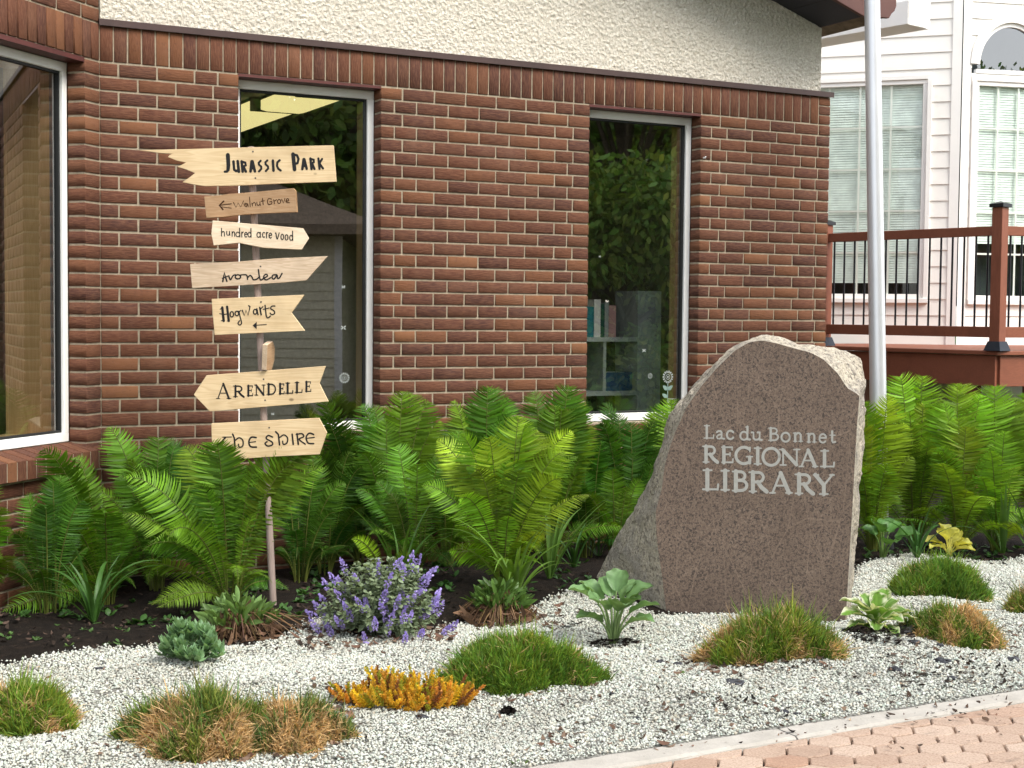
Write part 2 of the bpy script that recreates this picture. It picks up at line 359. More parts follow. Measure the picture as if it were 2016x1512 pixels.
hexv = lambda ins: [(-PW/2+ins*1.05, 0), (-PW/2+PT+ins*.5, -PH/2+ins), (0, -PH/2-.006+ins), (PW/2-PT-ins*.5, -PH/2+ins), (PW/2-ins*1.05, 0), (PW/2-PT-ins*.5, PH/2-ins), (0, PH/2-.006-ins), (-PW/2+PT+ins*.5, PH/2-ins)]
row = 0; y = -3.875
while y > -5.9:
    x = -1.6 + (0 if row % 2 == 0 else (PW-PT))
    while x < 5.6:
        q = pix(np.array([x, y, -.03]))
        if -150 < q[0] < 2150 and q[1] < 1750:
            dz = random.uniform(-.0016, .0016); tl = random.uniform(-.006, .006); V = []
            for ins, z in ((.0036, -.05), (.0036, -.0125), (.0078, -.008)):
                for hx, hy in hexv(ins):
                    yy = y + hy
                    V.append((x+hx, min(yy, -3.879), z + dz + tl*hx))
            n = 8; F = [(j*n+i, j*n+(i+1) % n, (j+1)*n+(i+1) % n, (j+1)*n+i) for j in range(2) for i in range(n)] + [[2*n+i for i in range(n)]]
            pv.add(V, F)
        x += 2*(PW-PT)
    y -= PH/2; row += 1
tag(pv.build('paved_path', m_paver), kind='structure')

# ------------------------------------------------------------------ library building
LIB = empty('library_building', 'reddish brown brick library with white stucco gable and tall white framed windows', 'building')
CRS = .07374; ZS = 2.75; XR = 4.89
def bricks_mesh(name, rects, mat, parent, depth=.1, ch=.003, proud=.0075, rot=None, loc=None):
    r = np.array(rects, float); n = len(r); x0, x1, z0, z1 = r.T[:4]; rg = np.random.default_rng(len(rects))
    yf = -proud + rg.uniform(-.0012, .0012, n)
    def ring(ix, y): return np.stack([np.stack([x0+ix, y, z0+ix], -1), np.stack([x1-ix, y, z0+ix], -1), np.stack([x1-ix, y, z1-ix], -1), np.stack([x0+ix, y, z1-ix], -1)], 1)
    V = np.concatenate([ring(0, np.full(n, depth)), ring(0, yf+ch), ring(ch, yf)], 1)
    V[:,4:,:] += rg.uniform(-.0011, .0011, V[:,4:,:].shape)
    T = np.array([(0,1,5,4),(1,2,6,5),(2,3,7,6),(3,0,4,7),(4,5,9,8),(5,6,10,9),(6,7,11,10),(7,4,8,11),(8,9,10,11)])
    o = np_mesh(name, V.reshape(-1, 3), (T[None] + (np.arange(n)*12)[:,None,None]).reshape(-1, 4), mat, parent)
    if rot: o.rotation_euler = rot
    if loc: o.location = loc
    return o
J = .0115
def fill_row(x0, x1, start, L=.2032):
    out = []; x = x0; first = start
    while x1 - x > .001:
        l = L if first is None else first.pop(0); 
        if first == []: first = None
        rem = x1 - x
        if rem < l + .075 and rem > l: l = rem if rem < L + .02 else rem*.53
        if rem <= l: l = rem
        out.append((x, x + l)); x += l
    return out
def course_rects(segs, z0, k_from, k_to, zt=ZS):
    rects = []
    for k in range(k_from, k_to):
        zt_ = zt - k*CRS; zb = zt_ - CRS
        for (a, b, ev, od, gaps) in segs:
            if any(zb < g1 - .001 and zt_ > g0 + .001 for g0, g1 in gaps): continue
            jl = 0 if a != 0 else .006
            for p, q in fill_row(a, b, list(ev) if k % 2 == 0 else list(od)):
                rects.append((p + (J/2 if p > a + 1e-6 else jl), q - (J/2 if q < b - 1e-6 else 0), zb + J/2, zt_ - J/2))
    return rects
SILL = .77; NK = 38
kgap = [(SILL - .002, ZS + 1)]
W1, W2 = (.7505, 1.594), (2.989, 3.827)
segs = [(0, W1[0], [.1016], [.2032], []), (W1[1], W2[0], [.135], [.085, .14], []), (W2[1], XR, [.155], [.085, .125], []),
        (W1[0], W1[1], [.1016], [.2032], kgap), (W2[0], W2[1], [.1016], [.2032], kgap)]
rects = course_rects(segs, 0, 0, NK)
wall = bricks_mesh('brick_wall', rects, m_brick, LIB)
mo = MB()
ZB = -.1
for a, b, z0, z1 in ((0, W1[0]-.003, ZB, ZS), (W1[0]-.003, W1[1]+.003, ZB, SILL-.004), (W1[1]+.003, W2[0]-.003, ZB, ZS), (W2[0]-.003, W2[1]+.003, ZB, SILL-.004), (W2[1]+.003, XR-.004, ZB, ZS)):
    mo.box(a, b, 0, .098, z0, z1)
mo.box(0, XR-.004, .0, .098, ZS, 2.945)
mo.build('mortar', m_mortar, wall)
# window sills of rowlock bricks under the two tall windows
for a, b in (W1, W2):
    rr = []; n = 11; st = (b-a)/n
    for i in range(n): rr.append((a + i*st + .004, a + (i+1)*st - .004, SILL - .135, SILL - .012))
    bricks_mesh('window_sill', rr, m_brickv, LIB, .1, .003, .018)
# soldier course
rr = []; x = .006; i = 0
while x < XR - .10 - .02:
    wd = .0737; rr.append((x, x + wd - .008, ZS + .006, 2.938)); x += wd
XQ = x
sold = bricks_mesh('soldier_course', rr, m_brickv, LIB, .1, .003, .006)
bricks_mesh('corner_bricks', [(XQ + .002, XR, ZS + .006 + j*.0625, ZS + .006 + j*.0625 + .055) for j in range(3)], m_brick, LIB, .1, .003, .006)
fl = MB(); fl.box(-.002, XR + .02, -.022, .075, 2.943, 2.972); fl.box(-.002, XR + .018, -.024, -.022, 2.937, 2.972)
fl.build('ledge_flashing', m_flash, LIB, bevel=.003)
# stucco gable wall (lumpy sheet)
STY = .06; gx0, gx1 = .02, 4.858
nx, nz = 700, 150; X, Zq = np.meshgrid(np.linspace(gx0, gx1, nx), np.linspace(0, 1, nz))
top = np.minimum(3.557 - .334*(X - 4.427), 3.95); Zz = 2.972 + (top - 2.972)*Zq
Yd = np.array([noise.fractal(Vector((a*46, b*46, 3.1)), 1., 2.1, 3) for a, b in zip(X.ravel(), Zz.ravel())]).reshape(X.shape)
Y = STY - .005*np.clip(Yd, -.9, 1.2); I = np.arange(nx*nz).reshape(nz, nx)
Vs = np.stack([X, Y, Zz], -1).reshape(-1, 3); Fs = np.stack([I[:-1,:-1], I[:-1,1:], I[1:,1:], I[1:,:-1]], -1).reshape(-1, 4)
st = np_mesh('stucco_gable', Vs, Fs, m_stucco, LIB, smooth=True)
sb = MB(); rk = lambda x: 3.557 - .334*(x - 4.427)
sb.prism([(.02, 2.975), (4.855, 2.975), (4.855, rk(4.855)), (.02, 5.0)], STY + .012, STY + .1, axes=(np.array([1.,0,0]), np.array([0,0,1.]), np.array([0,1.,0])))
sb.build('gable_backing', m_stucco, st)
# roof, soffit, fascia
ro = MB(); XA = np.array([1.,0,0]); ZA = np.array([0,0,1.]); YA = np.array([0,1.,0])
ro.prism([(-5.2, rk(.0) - 1.75), (0, rk(0) + .03), (5.0, rk(5.0) + .03), (5.0, rk(5.0) + .2), (0, rk(0) + .22), (-5.2, rk(0) - 1.55)], -.345, 6.2, axes=(XA, ZA, YA))
ro.build('roof', m_shingle, LIB)
so = MB()
for a, b in ((0, 1.2), (1.2, 2.4), (2.4, 3.5), (3.5, 4.58), (4.58, 4.846)):
    so.prism([(a + .003, rk(a) + .0), (b - .003, rk(b) + .0), (b - .003, rk(b) + .02), (a + .003, rk(a) + .02)], -.352, STY + .01, axes=(XA, ZA, YA))
so.build('soffit', m_soffit, LIB)
fa = MB()
fa.prism([(0, rk(0) - .006), (4.836, rk(4.836) - .006), (5.055, 3.424), (5.075, 3.455), (5.10, 3.475), (5.115, 3.51), (5.11, 3.60), (0, rk(0) + .24)], -.385, -.354, axes=(XA, ZA, YA))
fa.build('fascia', m_fascia, LIB, bevel=.004)
gu = MB(); gu.box(4.866, 5.05, -.352, 6, 3.43, 3.54); gu.build('gutter', m_fascia, LIB, bevel=.004)
rects = []
for k in range(NK):
    zt_ = ZS - k*CRS; zb = zt_ - CRS
    for p, q in fill_row(.101, 6.0, [.1016] if k % 2 else [.2032]): rects.append((p + J/2, q - J/2, zb + J/2, zt_ - J/2))
sw = bricks_mesh('brick_wall', rects, m_brick, LIB, rot=(0, 0, R(90)), loc=(XR - .008, 0, 0))
mo = MB(); mo.box(4.78, XR - .008, .0985, 6.0, ZB, ZS); mo.build('mortar', m_mortar, sw)
mo = MB(); mo.box(4.77, 4.853, .162, 6.0, ZS + .001, 3.425); mo.build('stucco_side', m_stucco, LIB)
# bay wall, set at 45 degrees (own local frame: x along the wall, y inward)
BR = (0, 0, R(43.4)); PIER = -.131; BAYL = -3.0
bsegs = [(PIER, 0, [.131], [.131], []), (BAYL, PIER, [.1016], [.2032], [(.70, ZS + 1)])]
rects = []
for k in range(NK):
    zt_ = ZS - k*CRS; zb = zt_ - CRS
    rects.append((PIER, -.004, zb + J/2, zt_ - J/2))
    if zt_ < .66:
        for p, q in fill_row(BAYL, PIER, [.12] if k % 2 else [.2032]): rects.append((p + J/2, q - J/2, zb + J/2, zt_ - J/2))
bw = bricks_mesh('brick_wall', rects, m_brick, LIB, rot=BR); rects = []
for k in range(9):
    zb = 2.95 + k*CRS
    for p, q in fill_row(BAYL, 0, [.12] if k % 2 else [.2032]): rects.append((p + J/2, q - J/2 - .002, zb + J/2, zb + CRS - J/2))
bw2 = bricks_mesh('brick_wall', rects, m_brick, LIB, rot=BR)
mo = MB(); mo.box(PIER + .003, 0, 0, .098, ZB, ZS); mo.box(BAYL, PIER + .003, 0, .098, ZB, .66)
mo.build('mortar', m_mortar, bw); mo = MB(); mo.box(BAYL, -.001, 0, .098, ZS, 3.62); mo.build('mortar', m_mortar, bw2)
rr = []; x = -.006
while x > BAYL: rr.append((x - .066, x, ZS + .006, 2.944)); x -= .0737
bricks_mesh('soldier_course', rr, m_brickv, LIB, .1, .003, .010, rot=BR)
# sloping rowlock sill under the bay window
sl = MB(); x = -.02
while x > BAYL:
    V = []
    for xx in (x - .066, x): V += [(xx, -.055, .625), (xx, -.055, .722), (xx, .10, .762), (xx, .10, .625)]
    V = np.array(V) + RNG.uniform(-.001, .001, (8, 3))
    sl.add(V, [(0,1,2,3)[::-1], (4,5,6,7), (0,4,5,1)[::-1], (1,5,6,2)[::-1], (2,6,7,3)[::-1], (3,7,4,0)[::-1]]); x -= .0737
sill_b = sl.build('window_sill', m_brickv, LIB, bevel=.003, rot=BR)
ms = MB(); ms.add([(BAYL, -.051, .628), (BAYL, -.051, .717), (BAYL, .10, .757), (BAYL, .10, .628), (-.02, -.051, .628), (-.02, -.051, .717), (-.02, .10, .757), (-.02, .10, .628)], [(3,2,1,0),(4,5,6,7),(1,5,4,0),(2,6,5,1),(3,7,6,2),(0,4,7,3)])
ms.build('mortar', m_mortar, sill_b)
m_glass3 = glass_mat('bay_window_glass', refl=6.)
def frame_window(name, x0, x1, z0, z1, yf, parent_rot=None, fw=.048, jamb=.11, wide=.05):
    """white outer frame, thin grey inner rail, gasket, pane, wooden jamb lining"""
    f = MB(); a, b = x0 + .002, x1 - .002
    f.box(a, b, yf, yf + .05, z1 - fw, z1); f.box(a, b, yf, yf + .05, z0, z0 + fw)
    f.box(a, a + fw*.8, yf + .0005, yf + .05, z0 + fw, z1 - fw); f.box(b - fw*.8, b, yf + .0005, yf + .05, z0 + fw, z1 - fw)
    win = f.build(name, m_frame, LIB, bevel=.003, rot=parent_rot)
    i0, i1, k0, k1 = a + fw*.8, b - fw*.8, z0 + fw, z1 - fw
    gk = MB(); s_ = .012
    gk.box(i0, i1, yf + .018, yf + .045, k1 - s_, k1); gk.box(i0, i1, yf + .018, yf + .045, k0, k0 + s_)
    gk.box(i0, i0 + s_, yf + .018, yf + .045, k0 + s_, k1 - s_); gk.box(i1 - s_, i1, yf + .018, yf + .045, k0 + s_, k1 - s_)
    gk.build('glazing_gasket', m_gasket, win)
    p = MB(); p.add([(i0, yf + .032, k0), (i1, yf + .032, k0), (i1, yf + .032, k1), (i0, yf + .032, k1)], [(0, 1, 2, 3)])
    pane = p.build('glass_pane', m_glass3 if parent_rot else m_glass, win)
    j = MB(); y0, y1 = yf + .052, yf + .052 + jamb; e = .02
    for xr in (i1 + .004, i0 - .012): al = MB(); al.box(xr, xr + .008, yf + .051, yf + .085, k0, k1); al.build('inner_rail', m_alu, win)
    y0 = yf + .086
    j.box(i1 + .004, i1 + .03, y0, y1, z0, z1 + .03); j.box(i0 - .03, i0 - .004, y0, y1, z0, z1 + .03)
    j.box(i0 - .004, i1 + .004, y0, y1, z0 - .0, z0 + .03); j.box(i0 - .004, i1 + .004, y0, y1, z1 - .02, z1 + .01)
    # casing standing on the room side
    j.box(i1 + .004, i1 + .07, y1, y1 + .018, z0 - .05, z1 + .05); j.box(i0 - .07, i0 - .004, y1, y1 + .018, z0 - .05, z1 + .05)
    j.build('wood_jamb', m_woodtrim, win, bevel=.002)
    return win, pane, (i0, i1, k0, k1, yf + .032)
for a, b in (W1, W2): li = MB(); li.box(a + .001, b - .001, -.003, .095, ZS - .013, ZS + .003); li.build('steel_lintel', m_lintel, LIB)
li = MB(); li.box(BAYL, PIER, -.004, .095, ZS - .022, ZS + .002); li.build('steel_lintel', m_lintel, LIB, rot=BR)
win1, pane1, g1 = frame_window('window', W1[0], W1[1], SILL, ZS - .014, .10)
win2, pane2, g2 = frame_window('window', W2[0], W2[1], SILL, ZS - .014, .10)
win3, pane3, g3 = frame_window('window', -2.5, PIER - .002, .764, ZS - .024, .10, BR, jamb=.30)
# stickers on the glass
m_decal = simple('white_window_decal', (.34, .37, .35), .7, .2); m_decalg = simple('green_window_decal', (.20, .29, .25), .7, .2); m_decalr = simple('red_window_decal', (.40, .10, .12), .7, .2)
def disc(mb, c, r0, r1, n=24, m=0, ax=(np.array([1.,0,0]), np.array([0,0,1.]))):
    V = []
    for rr_ in (r0, r1):
        for k in range(n): a = 6.2832*k/n; V.append(np.asarray(c) + ax[0]*rr_*math.cos(a) + ax[1]*rr_*math.sin(a))
    mb.add(V, [(k, (k+1) % n, n + (k+1) % n, n + k) for k in range(n)], m)
def leafd(mb, c, ang, l, wd, m=0):
    a = np.array([math.cos(ang), 0, math.sin(ang)]); b = np.array([-math.sin(ang), 0, math.cos(ang)]); c = np.asarray(c)
    P = [c, c + a*l*.35 + b*wd, c + a*l*.75 + b*wd*.7, c + a*l, c + a*l*.75 - b*wd*.7, c + a*l*.35 - b*wd]; mb.add(P, [list(range(6))], m)
def flower_decal(pane, y, px, py, r, stem=0.):
    c = wall_pt(px, py, y); mb = MB(); disc(mb, c, r*.0, r*.14); disc(mb, c, r*.34, r*.42); disc(mb, c, r*.66, r*.74)
    for k in range(14):
        a = 6.2832*k/14; disc(mb, c + np.array([math.cos(a), 0, math.sin(a)])*r*.88, 0, r*.13, 8)
    if stem:
        mb.add([c + np.array([-.003,0,-r]), c + np.array([.003,0,-r]), c + np.array([.003,0,-stem]), c + np.array([-.003,0,-stem])], [(0,1,2,3)], 1)
        for dz, an in ((-.55, 40), (-.55, 140), (-.85, 150)): leafd(mb, c + np.array([0,0,stem*dz]), R(an), .05, .014, 1)
    mb.build('flower_decal', [m_decal, m_decalg], pane)
yg = g1[4] - .002
flower_decal(pane1, yg, 678, 744, .032); flower_decal(pane2, yg, 1315, 742, .042, .16); flower_decal(pane2, yg, 1280, 740, .018)
for pn, px, py, s in ((pane1, 676, 645, .03), (pane1, 676, 565, .022), (pane1, 537, 815, .018), (pane2, 1268, 690, .025), (pane2, 1181, 505, .014)):
    c = wall_pt(px, py, yg); mb = MB()
    for an in (35, 145, 215, 325): leafd(mb, c, R(an), s*.7, s*.13)
    mb.build('butterfly_decal', [m_decal], pn)
# room behind the glass
rm = MB(); pl = [(.0, .13), (4.72, .13), (4.72, 5.6), (-5, 5.6), (-5, -3.2), (-3.1, -3.0)]
rm.add([(x, y, .12) for x, y in pl], [list(range(6))]); rm.build('room_floor', m_intdark, LIB)
rm = MB(); rm.add([(x, y, 2.90) for x, y in pl], [list(range(6))[::-1]]); rm.build('room_ceiling', m_intwall, LIB)
rm = MB()
for i in (1, 2, 3, 4):
    a, b = pl[i], pl[(i+1) % 6]; rm.add([(*a, .12), (*b, .12), (*b, 2.9), (*a, 2.9)], [(0,1,2,3)])
for a, b in ((.0, W1[0]), (W1[1], W2[0]), (W2[1], 4.72)): rm.add([(a, .131, .12), (b, .131, .12), (b, .131, 2.9), (a, .131, 2.9)], [(0,1,2,3)])
for a, b in (W1, W2): rm.add([(a, .131, .12), (b, .131, .12), (b, .131, SILL), (a, .131, SILL)], [(0,1,2,3)]); rm.add([(a, .131, ZS), (b, .131, ZS), (b, .131, 2.9), (a, .131, 2.9)], [(0,1,2,3)])
rm.build('room_wall', m_intwall, LIB)
# ceiling lights that can be seen through the glass
t = NT('lit_diffuser'); t.set((.9,.88,.6), .5); t.b.inputs['Emission Color'].default_value = (1, .84, .36, 1); t.b.inputs['Emission Strength'].default_value = .42; m_lit = t.mat
def ceiling_light(label, cx, cy, ln, wd):
    e = empty('ceiling_light', label, 'ceiling light', (cx, cy, 2.9), 0, 'fluorescent lights in the library')
    f = MB(); f.box(-wd/2, wd/2, -ln/2, -ln/2 + .02, -.09, -.001); f.box(-wd/2, wd/2, ln/2 - .02, ln/2, -.09, -.001); f.box(-wd/2, wd/2, -ln/2 + .02, ln/2 - .02, -.02, -.001); f.build('housing', m_intwall, e)
    d = MB(); d.prism([(-wd/2, -.085), (-wd/2 + .04, -.095), (wd/2 - .04, -.095), (wd/2, -.085), (wd/2, -.022), (-wd/2, -.022)], -ln/2 + .022, ln/2 - .022, axes=(XA, ZA, YA)); d.build('diffuser', m_lit, e)
A0 = plane_pt(560, 218, (0, 0, 2.8), (0, 0, 1))
ceiling_light('lit fluorescent ceiling light seen through top of the window behind the signpost', 1.60, 1.40, .74, .31)
ceiling_light('lit fluorescent ceiling light cut off by left edge of the window behind the signpost', 1.55, 2.44, 1.26, .31)
# bookcase behind the right window
m_shelf = simple('pale_grey_shelving', (.36, .40, .38), .6, .3)
Q = lambda px, py, y=.75: wall_pt(px, py, y)
bx0, bx1 = Q(1135, 600)[0], Q(1302, 600)[0]; zt = Q(1225, 572)[2]; zs1 = Q(1220, 664)[2]; zs2 = Q(1220, 728)[2]; zs3 = Q(1220, 770)[2]; xm = Q(1192, 700)[0]; xs_ = Q(1256, 600)[0]
BK = empty('bookcase', 'pale grey bookcase with open compartments inside the right tall window', 'bookcase', ((bx0+bx1)/2, .9, .12))
def rel(x0, x1, y0, y1, z0, z1, mb, o=((bx0+bx1)/2, .9, .12)): mb.box(x0-o[0], x1-o[0], y0-o[1], y1-o[1], z0-o[2], z1-o[2])
s_ = MB(); rel(bx0, bx0+.02, .75, 1.05, .12, zt, s_); rel(xs_, bx1, .75, 1.05, .12, zt, s_); s_.build('side_panel', m_shelf, BK)
for z in (zs1, zs3, .55):
    s_ = MB(); rel(bx0+.021, xs_-.001, .75, 1.04, z-.03, z, s_); s_.build('shelf', m_shelf, BK)
s_ = MB(); rel(xm-.012, xm+.012, .76, 1.04, zs3+.001, zs1-.031, s_); s_.build('divider', m_shelf, BK)
s_ = MB(); rel(bx0+.021, xs_-.001, 1.041, 1.05, .12, zt-.1, s_); s_.build('back_panel', m_intdark, BK)
def book(label, x0, x1, z, hgt, col, y=.78, dp=.2):
    e = empty('book', label, 'book', ((x0+x1)/2, y+dp/2, z), 0, 'books in the bookcase'); wd = (x1-x0)/2
    b = MB(); b.box(-wd, wd, -dp/2, -dp/2+.004, 0, hgt); b.box(-wd, -wd+.003, -dp/2+.004, dp/2, 0, hgt); b.box(wd-.003, wd, -dp/2+.004, dp/2, 0, hgt); b.build('cover', simple('book_cover', col, .5, .4), e, bevel=.001)
    p = MB(); p.box(-wd+.0035, wd-.0035, -dp/2+.005, dp/2-.006, .004, hgt-.004); p.build('pages', m_frame, e)
xb = bx0 + .025; zz = zs1
for lab, wd, hh, col in (('brown spined book at left end of the upper shelf', .05, .24, (.20,.10,.05)), ('wide teal book beside the brown one on the shelf', .085, .21, (.02,.17,.19)), ('tall white book between teal and dark green books', .055, .26, (.62,.62,.58)), ('thin dark green book right of the white one', .03, .23, (.02,.09,.06)), ('grey book next to the thin dark green one', .035, .24, (.3,.33,.31)), ('pink and white book at right end of the shelf', .06, .22, (.48,.28,.26))):
    if xb + wd < xs_: book(lab, xb, xb + wd - .003, zz, hh, col)
    xb += wd
book('dark blue book box lying in the lower compartment', xm + .02, xs_ - .02, zs3, .13, (.02,.06,.16))
# small white card in the right window's corner
c0 = wall_pt(1322, 793, .17); e = empty('window_card', 'small white card with dark diamond standing in the lower corner of the right window', 'card', c0)
b = MB(); b.box(-.035, .035, -.002, .002, -.028, .03); b.build('card', m_frame, e)
b = MB(); b.prism([(0, -.022), (.022, 0), (0, .022), (-.022, 0)], -.0035, -.0022, axes=(XA, ZA, YA)); b.build('diamond', simple('navy_print', (.015,.02,.05), .5), e)
# little hook on the brick
c0 = wall_pt(1385, 311, -.006); hk = MB(); hk.tube([c0, c0 + np.array([0,-.02,0]), c0 + np.array([0,-.024,.008])], .005, 8)
hk.build('wall_hook', m_frame, LIB)

# ------------------------------------------------------------------ stroke lettering
def arc(cx, cy, rx, ry, a0, a1, n=14): return [(cx + rx*math.cos(R(a)), cy + ry*math.sin(R(a))) for a in np.linspace(a0, a1, n)]
def resample(P, smooth):
    P = np.asarray(P, float)
    if not smooth or len(P) < 3: return P
    out = []
    for i in range(len(P) - 1):
        p0, p1, p2, p3 = P[max(i-1, 0)], P[i], P[i+1], P[min(i+2, len(P)-1)]
        for t_ in np.linspace(0, 1, 6, endpoint=False):
            out.append(.5*((2*p1) + (-p0+p2)*t_ + (2*p0-5*p1+4*p2-p3)*t_**2 + (-p0+3*p1-3*p2+p3)*t_**3))
    return np.array(out + [P[-1]])
def stroke_quads(P, wd, smooth=False, cap=True):
    """2-D polyline -> outline vertices of a ribbon (with round ends)"""
    P = resample(P, smooth); k = len(P); wd = np.broadcast_to(np.asarray(wd, float), (k,)) if np.ndim(wd) == 0 else np.interp(np.linspace(0, 1, k), np.linspace(0, 1, len(wd)), wd)
    T = nrm(np.gradient(P, axis=0)); N = np.stack([-T[:,1], T[:,0]], 1)
    for i in range(1, k - 1):
        a, b = nrm(P[i]-P[i-1]), nrm(P[i+1]-P[i]); m = nrm(a + b) if np.linalg.norm(a + b) > .2 else b; N[i] = (-m[1], m[0])
    L, Rr = P + N*wd[:,None]/2, P - N*wd[:,None]/2
    V = [p for pr in zip(L, Rr) for p in pr]; F = [(2*i, 2*i+1, 2*i+3, 2*i+2) for i in range(k-1)]
    if cap:
        for c, w_, t0 in ((P[0], wd[0], -T[0]), (P[-1], wd[-1], T[-1])):
            b0 = len(V); a0 = math.atan2(t0[1], t0[0])
            V += [c + np.array([math.cos(a0+R(q)), math.sin(a0+R(q))])*w_/2 for q in (-90, -45, 0, 45, 90)]; F.append(list(range(b0, b0+5)))
    return np.array(V), F
def letters(strokes, to3d, nvec, mat, parent, lift=.0008, name='lettering'):
    """strokes: list of (pts, width, smooth) in crop pixels; to3d maps px -> surface point"""
    mb = MB()
    for i, s_ in enumerate(strokes):
        P, wd, sm = s_[:3]
        if wd == 0: V, F = np.array(P, float), [list(range(len(P)))]
        else: V, F = stroke_quads(P, wd, sm)
        mb.add([to3d(p) + nvec*(lift + .00004*(i % 40)) for p in V], F)
    return mb.build(name, mat, parent)
# serif capitals and small letters in a unit box (x 0..1 across the box, y 0 base .. 1 top): (points, weight) weight 1 = stem, .5 = hairline
SR = lambda x, y, hw=.16: ([(x-hw, y), (x+hw, y)], .42)
SER = {
 'A': [([(.10,0),(.47,1)],.55), ([(.47,1),(.86,0)],1), ([(.24,.36),(.70,.36)],.45), SR(.10,0,.12), SR(.86,0,.14)],
 'B': [([(.22,0),(.22,1)],1), ([(.22,.97),(.5,.97)]+arc(.5,.76,.28,.21,90,-90)+[(.22,.54)],.7), ([(.22,.53),(.55,.53)]+arc(.55,.28,.34,.25,90,-90)+[(.22,.03)],.75), SR(.16,.98,.14), SR(.16,.02,.14)],
 'D': [([(.2,0),(.2,1)],1), ([(.2,.97),(.45,.97)]+arc(.45,.5,.45,.47,90,-90)+[(.2,.03)],.7), SR(.15,.98,.13), SR(.15,.02,.13)],
 'E': [([(.26,0),(.26,1)],1), ([(.12,.97),(.88,.97)],.5), ([(.88,.99),(.88,.8)],.4), ([(.26,.53),(.72,.53)],.5), ([(.72,.64),(.72,.42)],.35), ([(.12,.03),(.92,.03)],.5), ([(.92,.01),(.94,.24)],.4)],
 'G': [(arc(.52,.5,.46,.48,48,300,26)+[(.84,.1)],.85), ([(.84,.42),(.84,.06)],.9), ([(.66,.43),(1.0,.43)],.42), ([(.86,.98),(.85,.72)],.4)],
 'I': [([(.5,0),(.5,1)],1), ([(.08,.98),(.92,.98)],.45), ([(.08,.02),(.92,.02)],.45)],
 'L': [([(.32,0),(.32,1)],1), ([(.08,.98),(.58,.98)],.45), ([(.06,.02),(.94,.02)],.5), ([(.94,0),(.97,.27)],.5)],
 'N': [([(.16,0),(.16,.95)],.5), ([(.14,.97),(.84,.03)],1), ([(.85,0),(.85,1)],.5), SR(.08,.98,.10), SR(.16,.02,.15), SR(.85,.98,.15)],
 'O': [(arc(.5,.5,.45,.48,0,360,34),.82)],
 'R': [([(.22,0),(.22,1)],1), ([(.22,.97),(.5,.97)]+arc(.5,.73,.28,.24,90,-90)+[(.22,.49)],.7), ([(.48,.5),(.68,.22),(.96,.0)],1), SR(.16,.98,.14), SR(.22,.02,.18)],
 'Y': [([(.08,1),(.5,.46)],.95), ([(.93,1),(.5,.46)],.5), ([(.5,.5),(.5,0)],.95), SR(.12,.98,.12), SR(.9,.98,.10), SR(.5,.02,.2)],
 'a': [([(.12,.84),(.3,.98),(.55,.97),(.66,.78),(.66,.1),(.95,.02)],.85), ([(.66,.6),(.3,.5),(.1,.28),(.2,.05),(.45,.03),(.66,.22)],.7)],
 'c': [(arc(.55,.5,.45,.48,38,322,22),.85)],
 'd': [(arc(.42,.3,.36,.30,30,330,20),.8), ([(.76,.98),(.76,.04),(.98,.02)],1), ([(.6,.95),(.78,.98)],.5)],
 'u': [([(.02,.95),(.2,.95),(.2,.25),(.35,.04),(.6,.06),(.76,.25)],.85), ([(.6,.95),(.78,.95),(.78,.04),(.98,.03)],.95)],
 'o': [(arc(.5,.5,.44,.48,0,360,28),.85)],
 'n': [([(.22,0),(.22,.95)],1), ([(.04,.96),(.22,.96)],.5), ([(.22,.7),(.42,.95),(.64,.95),(.76,.75),(.76,0)],.9), SR(.22,.03,.18), SR(.76,.03,.2)],
 'e': [([(.12,.55),(.88,.55)]+arc(.5,.55,.39,.42,0,180,12)+arc(.5,.45,.40,.42,180,320,14),.78)],
 't': [([(.42,1.0),(.42,.2),(.55,.03),(.9,.08)],.95), ([(.05,.66),(.92,.66)],.5)],
}
def serif_text(items, stem):
    out = []
    for ch, x0, x1, yt, yb in items:
        for P, wgt in SER[ch]:
            out.append(([(x0 + p[0]*(x1-x0), yb + p[1]*(yt-yb)) for p in P], stem*wgt, False))
    return out
# plain handwriting letters, unit height (x-height .6)
HAND = {'h':[[(.05,1),(.06,0)],[(.06,.35),(.2,.58),(.36,.5),(.4,0)]], 'u':[[(.05,.6),(.07,.12),(.2,0),(.34,.1),(.38,.6)],[(.38,.6),(.42,0)]],
 'n':[[(.05,.6),(.06,0)],[(.06,.35),(.2,.58),(.36,.5),(.4,0)]], 'd':[arc(.2,.28,.19,.27,30,330),[(.4,1),(.42,0)]], 'r':[[(.05,.6),(.06,0)],[(.06,.35),(.18,.55),(.34,.58)]],
 'e':[[(.04,.3),(.4,.34)]+arc(.22,.3,.19,.27,10,310)], 'a':[arc(.2,.28,.19,.27,30,330),[(.4,.58),(.42,0)]], 'c':[arc(.24,.3,.22,.28,50,310)],
 'v':[[(0,.62),(.06,.62),(.2,0),(.42,.66)]], 'o':[arc(.22,.3,.2,.28,0,360,18)]}
def hand_text(items, wd):
    out = []
    for ch, x0, x1, yx, yb in items:          # yx: y of x-height
        s_ = (yb - yx)/.6
        for P in HAND[ch]: out.append(([(x0 + p[0]/.44*(x1-x0), yb - p[1]*s_) for p in P], wd, len(P) < 9))
    return out

